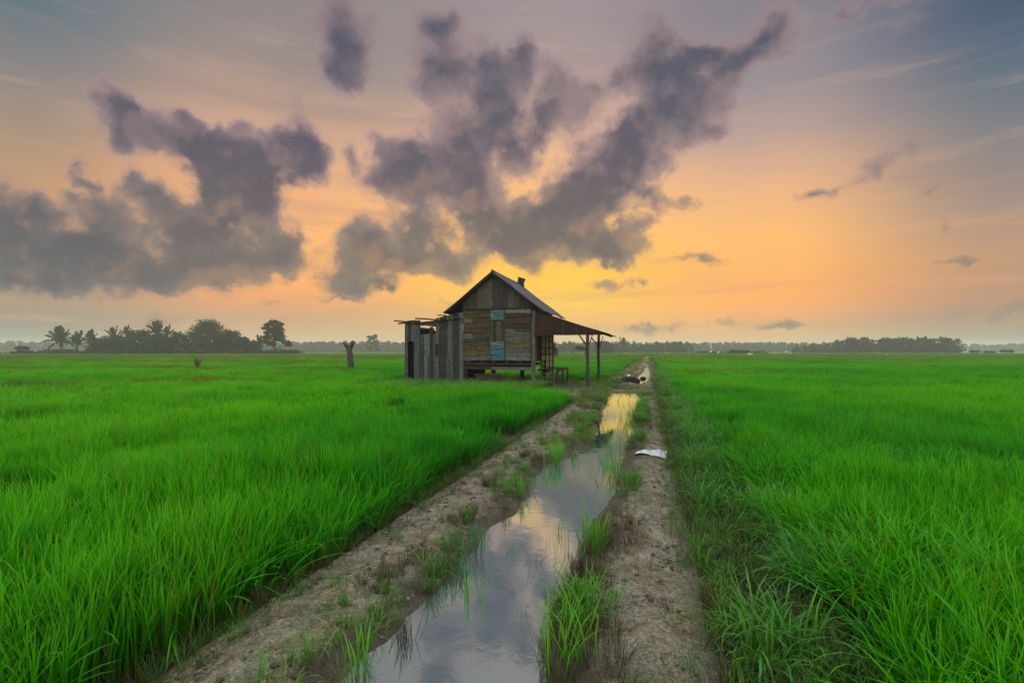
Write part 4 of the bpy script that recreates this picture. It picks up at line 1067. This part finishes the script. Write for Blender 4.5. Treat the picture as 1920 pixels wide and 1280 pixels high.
# dry, brownish bunds between the far fields on the left; brighter strips
bund = np.zeros(len(X))
lft = X < 0
for yb, wd, am in ((35, 3.2, .85), (58, 7, .9), (76, 6, .9), (104, 14, .8), (150, 40, .6)):
    yy = Y + .06*X + 3*(fbm(X*.05, Y*.05, 71, 3)-.5)*2
    bund = np.maximum(bund, am*sstep(wd, wd*.3, np.abs(yy-yb))*np.where(lft & (X < -.30*Y), 1, .42))
bund *= sstep(.30, .55, fbm(X*.08, Y*.3, 72, 3)+.12)
bund = np.maximum(bund, .9*sstep(1.9, .7, np.abs(Y-.5*(X+16)-20.5+1.5*(fbm(X*.3, Y*.3, 73, 3)-.5)))*sstep(-9, -11, X)*sstep(.3, .5, fbm(X*.5, Y*.8, 74, 3)+.05))
bund = np.maximum(bund, .75*sstep(32, 120, Y)*(.7+.6*(fbm(X*.02, Y*.10, 75, 3)-.5)))  # not only bunds: olive tint growing with distance over all the rice
hs = np.where(bund > .3, hs*.97, hs)
tint = np.clip(bund + .10*sstep(.60, .75, pf) + np.where(rng.random(len(X)) < .03, .4, 0), 0, 1)
hue = np.clip(.5 + 2.2*(fbm(X*.16, Y*.10, 81, 4)-.5) + 1.1*(fbm(X*.9, Y*.9, 82, 3)-.5) + rng.normal(0, .14, len(X)), 0, 1)
scl = np.stack([ws, ws, hs], 1)
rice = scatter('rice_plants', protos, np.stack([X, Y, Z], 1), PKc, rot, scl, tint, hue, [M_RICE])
tag(rice, 'bright green young rice filling the paddies on both sides of the track', 'rice', kind='stuff')

# weeds: ditch on the right, puddle banks, track sprigs, yard
rng = np.random.default_rng(91)
wp = []
for k in range(4): wp.append(blades(12, .34, .05, .22, 2.1, .0085, 8, rng)+(0,))     # 0-3 drooping weed
for k in range(3): wp.append(blades(22, .24, .05, .28, .7, .004, 4, rng)+(0,))      # 4-6 fine bank grass
for k in range(3): wp.append(blades(14, .07, .06, .7, .8, .005, 3, rng)+(0,))       # 7-9 low sprig
for k in range(3): wp.append(blades(16, .20, .05, .25, .5, .004, 3, rng)+(1,))      # 10-12 dead stubble
for k in range(2): wp.append(blades(7, .34, .05, .9, .8, .004, 5, rng)+(1,))       # 13-14 fallen dead stalks
wp.append(blades(3, .42, .03, .10, .35, .008, 6, rng)+(0,))                          # 15 sparse upright reed
def band(n, fx0, fx1, y0, y1, p=1.6):
    """n points, denser close to the camera"""
    Y = y0*(y1/y0)**(rng.random(n)**p if p != 1 else rng.random(n)); u = rng.random(n)
    return fx0(Y)+(fx1(Y)-fx0(Y))*u, Y
sets = []
def addset(X, Y, lo, hi, s0, s1, tn=0.0, hu=.5, near=6.5):
    q = rng.random(len(X)) < np.clip(Y/near, .1, 1)**1.3; X = X[q]; Y = Y[q]
    k = len(X); sets.append((X, Y, rng.integers(lo, hi, k), rng.uniform(s0, s1, k), np.full(k, tn), np.clip(rng.normal(hu, .2, k), 0, 1)))
X, Y = band(4200, lambda y: xt(y)+.02, lambda y: xr(y)+.35, 1.6, 40, 1.0); k = (fbm(X*1.6, Y*1.6, 5, 3) > .46) & (rng.random(len(X)) < sstep(-.1, .7, (X-xt(Y))/(xr(Y)-xt(Y)))); addset(X[k], Y[k], 0, 4, .6, 1.5, 0, .40, 3.2)
X, Y = band(1900, lambda y: xt(y)-.12, lambda y: xr(y)+.2, 1.6, 30, 1.0); addset(X, Y, 10, 13, .5, 1.1)
X, Y = band(500, lambda y: xt(y)-.1, lambda y: xr(y)+.2, 1.6, 16, 1.0); addset(X, Y, 13, 15, .6, 1.2)
X, Y = band(500, lambda y: xt(y)-.25, lambda y: xr(y), 1.6, 30, 1.0); addset(X, Y, 4, 7, .4, .9, .1, .4)
X, Y = band(1200, lambda y: xt(y)-.05, lambda y: xr(y)+.3, 1.6, 14, 1.0); addset(X, Y, 0, 4, .35, .8, .05, .45, 2.6)
# left rice foot
X, Y = band(260, lambda y: xl(y)-.15, lambda y: xl(y)+.15, 1.8, 18, 1.0); addset(X, Y, 10, 13, .4, .8)
X, Y = band(240, lambda y: xl(y)-.1, lambda y: xl(y)+.2, 1.8, 18, 1.0); addset(X, Y, 4, 7, .4, .8, .2)
X, Y = band(160, lambda y: xl(y)-.1, lambda y: xl(y)+.3, 1.8, 12, 1.0); addset(X, Y, 13, 15, .7, 1.3)
# banks of the puddle
X, Y = band(4200, lambda y: bank(L1, y)-.55, lambda y: bank(L1, y)+.04, 2.2, 20, 1.0); d = puddle_d(X, Y)
k = (d < .03) & (d > -.38) & (fbm(X*2.2, Y*1.2, 15, 3) > .60) & (rng.random(len(X)) < .06+.22*sstep(4.2, 6, Y)); addset(X[k], Y[k], 4, 7, .35, .95, .3, .5, 11)
k2 = (d < .05) & (d > -.30) & (fbm(X*2.0, Y*1.2, 17, 3) > .66) & (rng.random(len(X)) < .3); addset(X[k2], Y[k2], 0, 4, .35, .8, 0, .6, 16)
k3 = (d < .0) & (d > -.5) & (fbm(X*2.0, Y*1.4, 19, 3) > .60); addset(X[k3][::2], Y[k3][::2], 10, 13, .3, .8)
X, Y = band(3200, lambda y: bank(R1, y)-.05, lambda y: bank(R1, y)+.40, 2.2, 20, 1.0); d = puddle_d(X, Y)
k = (d < .06) & (d > -.28) & (fbm(X*2.2, Y*1.4, 25, 3) > .60) & (rng.random(len(X)) < .5); addset(X[k], Y[k], 4, 7, .45, 1.05, .15, .5)
k2 = (d < .08) & (d > -.25) & (fbm(X*2.0, Y*1.3, 27, 3) > .71); addset(X[k2], Y[k2], 0, 4, .5, 1.05, 0, .6)
k3 = (d < .03) & (d > -.45) & (fbm(X*2.0, Y*1.4, 29, 3) > .60); addset(X[k3][::2], Y[k3][::2], 10, 13, .3, .9)
# sprigs on the mud
X, Y = band(5200, lambda y: xl(y)+.05, lambda y: xt(y)+.05, 1.8, 26, 1.0); d = puddle_d(X, Y); f_ = fbm(X*1.8, Y*1.8, 35, 4)
k = (d < -.10) & (f_ > .52); addset(X[k], Y[k], 7, 10, .4, 1.0, 0, .45, 4.5)
k = (d < -.12) & (f_ > .63); addset(X[k], Y[k], 4, 7, .25, .55, .1, .4)
k = (d < -.1) & (fbm(X*1.5, Y*1.5, 37, 4) > .60); addset(X[k], Y[k], 10, 13, .15, .4)
# straw litter on the mud
X, Y = band(1500, lambda y: xl(y), lambda y: xt(y)+.2, 1.8, 20, 1.0); d = puddle_d(X, Y); k = d < -.05; addset(X[k], Y[k], 13, 15, .12, .45, 0, .5, 3)
# reeds in the water
X, Y = band(150, lambda y: bank(L1, y), lambda y: bank(R1, y), 2.3, 20, 1.0); d = puddle_d(X, Y); k = (d > -.02) & (fbm(X*1.7, Y*.9, 45, 3) > .50); addset(X[k], Y[k], 15, 16, .45, 1.1, 0, .7)
X, Y = band(60, lambda y: bank(R1, y)-.4, lambda y: bank(R1, y)+.05, 7, 13, 1.0); addset(X, Y, 15, 16, .5, 1.1, .2, .6)
X, Y = band(420, lambda y: bank(L1, y)-.8, lambda y: bank(L1, y)-.02, 7.5, 17, 1.0); kk = (fbm(X*1.5, Y*1.0, 95, 3) > .5); addset(X[kk], Y[kk], 4, 7, .4, .9, .45, .5)
# second, far puddle banks and mid track
X, Y = band(1500, lambda y: xl(y)+.1, lambda y: xr(y), 16, 120, 1.0); d = puddle_d(X, Y); k = (d < -.1) & ((X < xl(Y)+1.5) | (fbm(X*.8, Y*.5, 52, 3) > .5)); addset(X[k], Y[k], 4, 7, .5, 1.2, .55, .5)
# hut yard
X = rng.uniform(-7, 6, 6000); Y = rng.uniform(17, 32, 6000); a_, b_ = to_hut(X, Y)
ky = (a_ > -6.6) & (a_ < .6) & (b_ > -5.2) & (b_ < 5.8) & (Y > 17)
ky2 = ky & (rng.random(6000) < np.where(b_ < 0, .9, .3)); addset(X[ky2], Y[ky2], 4, 7, .8, 1.9, .1, .5)
kz = ky & (rng.random(6000) < .25); addset(X[kz], Y[kz], 10, 13, .8, 1.8)
X_, Y_ = X[(a_ > .6) & (a_ < 3.6) & (b_ > -5) & (b_ < 6)], Y[(a_ > .6) & (a_ < 3.6) & (b_ > -5) & (b_ < 6)]; addset(X_[::3], Y_[::3], 4, 7, .4, 1.0, .3, .5)
X = np.concatenate([s_[0] for s_ in sets]); Y = np.concatenate([s_[1] for s_ in sets]); pk = np.concatenate([s_[2] for s_ in sets]); sc = np.concatenate([s_[3] for s_ in sets])
tn = np.concatenate([s_[4] for s_ in sets]); hu = np.concatenate([s_[5] for s_ in sets])
Z = height(X, Y)-.006; rot = np.stack([rng.normal(0, .12, len(X)), rng.normal(0, .12, len(X)), rng.uniform(0, 6.28, len(X))], 1)
wide = 1+.05*np.clip(Y-5, 0, 20)
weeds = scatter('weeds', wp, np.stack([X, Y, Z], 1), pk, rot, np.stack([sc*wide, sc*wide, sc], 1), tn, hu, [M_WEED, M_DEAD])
tag(weeds, 'wild grass, weeds and dead stubble along the puddle banks and ditch', 'weeds', kind='stuff')

# clods and crumbs of mud
M_CLOD = plain_mat('dried_clods', (0.16, 0.125, 0.08, 1), 0.95, 30, 0.5)
M_CLODW = plain_mat('damp_clods', (0.06, 0.045, 0.028, 1), 0.8, 30, 0.5)
cp = []
for k in range(6):
    q_ = MB(); lump(q_, (0, 0, .006), .02, random.Random(200+k), sz=(1.3, 1, .6))
    cp.append((np.array([list(v) for v in q_.V]), np.array(q_.F), np.zeros((len(q_.V), 2)), np.full(len(q_.V), .5), k % 2))
X, Y = band(9000, lambda y: xl(y)-.05, lambda y: xt(y)+.4, 1.7, 22, 1.0)
kq = (puddle_d(X, Y) < -.03) & (fbm(X*3.1, Y*3.1, 131, 3) > .47) & (rng.random(len(X)) < np.clip(Y/5, .2, 1)); X, Y = X[kq], Y[kq]
sc = np.minimum(rng.lognormal(-.95, .5, len(X)), .9); pk = rng.integers(0, 6, len(X))
clods = scatter('mud_clods', cp, np.stack([X, Y, height(X, Y)], 1), pk, np.stack([rng.uniform(-.3, .3, len(X)), rng.uniform(-.3, .3, len(X)), rng.uniform(0, 6.28, len(X))], 1), np.stack([sc, sc, sc], 1), np.zeros(len(X)), np.zeros(len(X)), [M_CLOD, M_CLODW])
tag(clods, 'crumbs and clods of dried mud strewn over the track', 'mud clods', kind='stuff')

# tufts one can tell apart
M_TUFT = leaf_mat('tuft_leaf', [(0.0, (0.06, 0.05, 0.015, 1)), (0.25, (0.05, 0.17, 0.012, 1)), (0.8, (0.10, 0.34, 0.02, 1)), (1.0, (0.2, 0.34, 0.05, 1))], None, 0.4)
def tuft(u, v, label, n, h, spread, lean, droop, width, m, seed, zz=0.0):
    Yb = (CAMZ-zz)*F/(v-HOR); xb = (u-960)/F*Yb
    r_ = np.random.default_rng(seed); V, Fc, uv, rn = blades(n, h, spread, lean, droop, width, 7, r_)
    o = mesh_obj('grass_tuft', V, Fc, m, uv=uv, pattr={'rnd': rn}); o.location = (xb, Yb, min(zof(xb, Yb), 0)-.01)
    tag(o, label, 'grass tuft', 'grass tufts around the long puddle')
tuft(762, 1205, 'brown dead stubble tuft at the near left edge of the puddle', 46, .22, .05, .16, .35, .004, M_DEAD, 1, WZ)
tuft(1082, 1085, 'dark brown stubble tuft at the right edge of the bright water', 30, .20, .04, .12, .2, .004, M_DEAD, 2, WZ)
tuft(878, 1125, 'two upright green blades standing in the middle of the water', 5, .30, .015, .06, .12, .012, M_TUFT, 3, WZ)
tuft(900, 1120, 'slanting green blade just right of the upright pair in the water', 3, .26, .01, .22, .1, .010, M_TUFT, 4, WZ)
tuft(1078, 1240, 'large green clump on the near right bank of the puddle', 24, .36, .11, .26, .9, .009, M_TUFT, 5)
tuft(1045, 1290, 'thin leaning grass clump at the bottom edge in the water', 14, .42, .05, .22, .6, .009, M_TUFT, 6, WZ)
tuft(1122, 1020, 'green tuft with stiff leaves beside the dark patch on the right bank', 22, .34, .06, .22, .4, .010, M_TUFT, 7)
tuft(1130, 1150, 'spreading low clump between the puddle and the right rut', 26, .28, .10, .35, .9, .008, M_TUFT, 8)
tuft(672, 1255, 'tall lime green blades at the bottom left of the puddle', 12, .36, .05, .12, .3, .011, M_TUFT, 9)
tuft(488, 1290, 'single broad bright blade on the mud at the bottom left', 2, .24, .01, .12, .1, .014, M_TUFT, 10)
tuft(872, 1030, 'brownish green thicket on the left bank where the water narrows', 90, .26, .16, .18, .5, .005, M_WEED, 11)
tuft(845, 1075, 'darker drooping tuft overhanging the left bank', 60, .20, .12, .25, .8, .005, M_WEED, 12)
tuft(1150, 895, 'slim reedy tuft with a dark foot in the narrow water', 30, .34, .07, .12, .3, .009, M_TUFT, 13, WZ)
tuft(1038, 862, 'dense green tuft on the left bank past the dark water', 70, .42, .16, .16, .5, .009, M_TUFT, 14)
tuft(968, 925, 'bushy green tuft at the bend of the left bank', 70, .24, .14, .2, .6, .006, M_TUFT, 15)
tuft(1010, 1060, 'wiry bent stalks sticking out of the water', 9, .30, .05, .45, .7, .005, M_DEAD, 16, WZ)
tuft(1285, 1145, 'flat green cushion of grass on the right rut', 60, .08, .12, .8, .7, .005, M_TUFT, 17)
tuft(1185, 1020, 'dark brown matted tuft on the right bank', 60, .10, .10, .7, .9, .004, M_DEAD, 18)

# ------------------------------------------------------------------ haze over the whole scene
def haze():
    me = bpy.data.meshes.new('haze'); x0, x1, y0, y1, z0, z1 = -2600, 2600, -300, 2400, -1.5, 26
    vs = [(x0,y0,z0),(x1,y0,z0),(x1,y1,z0),(x0,y1,z0),(x0,y0,z1),(x1,y0,z1),(x1,y1,z1),(x0,y1,z1)]
    me.from_pydata(vs, [], [(0,3,2,1),(4,5,6,7),(0,1,5,4),(1,2,6,5),(2,3,7,6),(3,0,4,7)])
    m, t, out = mat('haze_air'); pv = t.new('ShaderNodeVolumePrincipled')
    pv.inputs['Color'].default_value = (.86, .92, .86, 1); pv.inputs['Density'].default_value = 0.00048; pv.inputs['Anisotropy'].default_value = 0.25
    t.l.new(pv.outputs[0], out.inputs['Volume']); me.materials.append(m)
    o = bpy.data.objects.new('haze', me); COL.objects.link(o); tag(o, 'thin warm dusk mist lying over the fields', 'haze', kind='stuff')
haze()
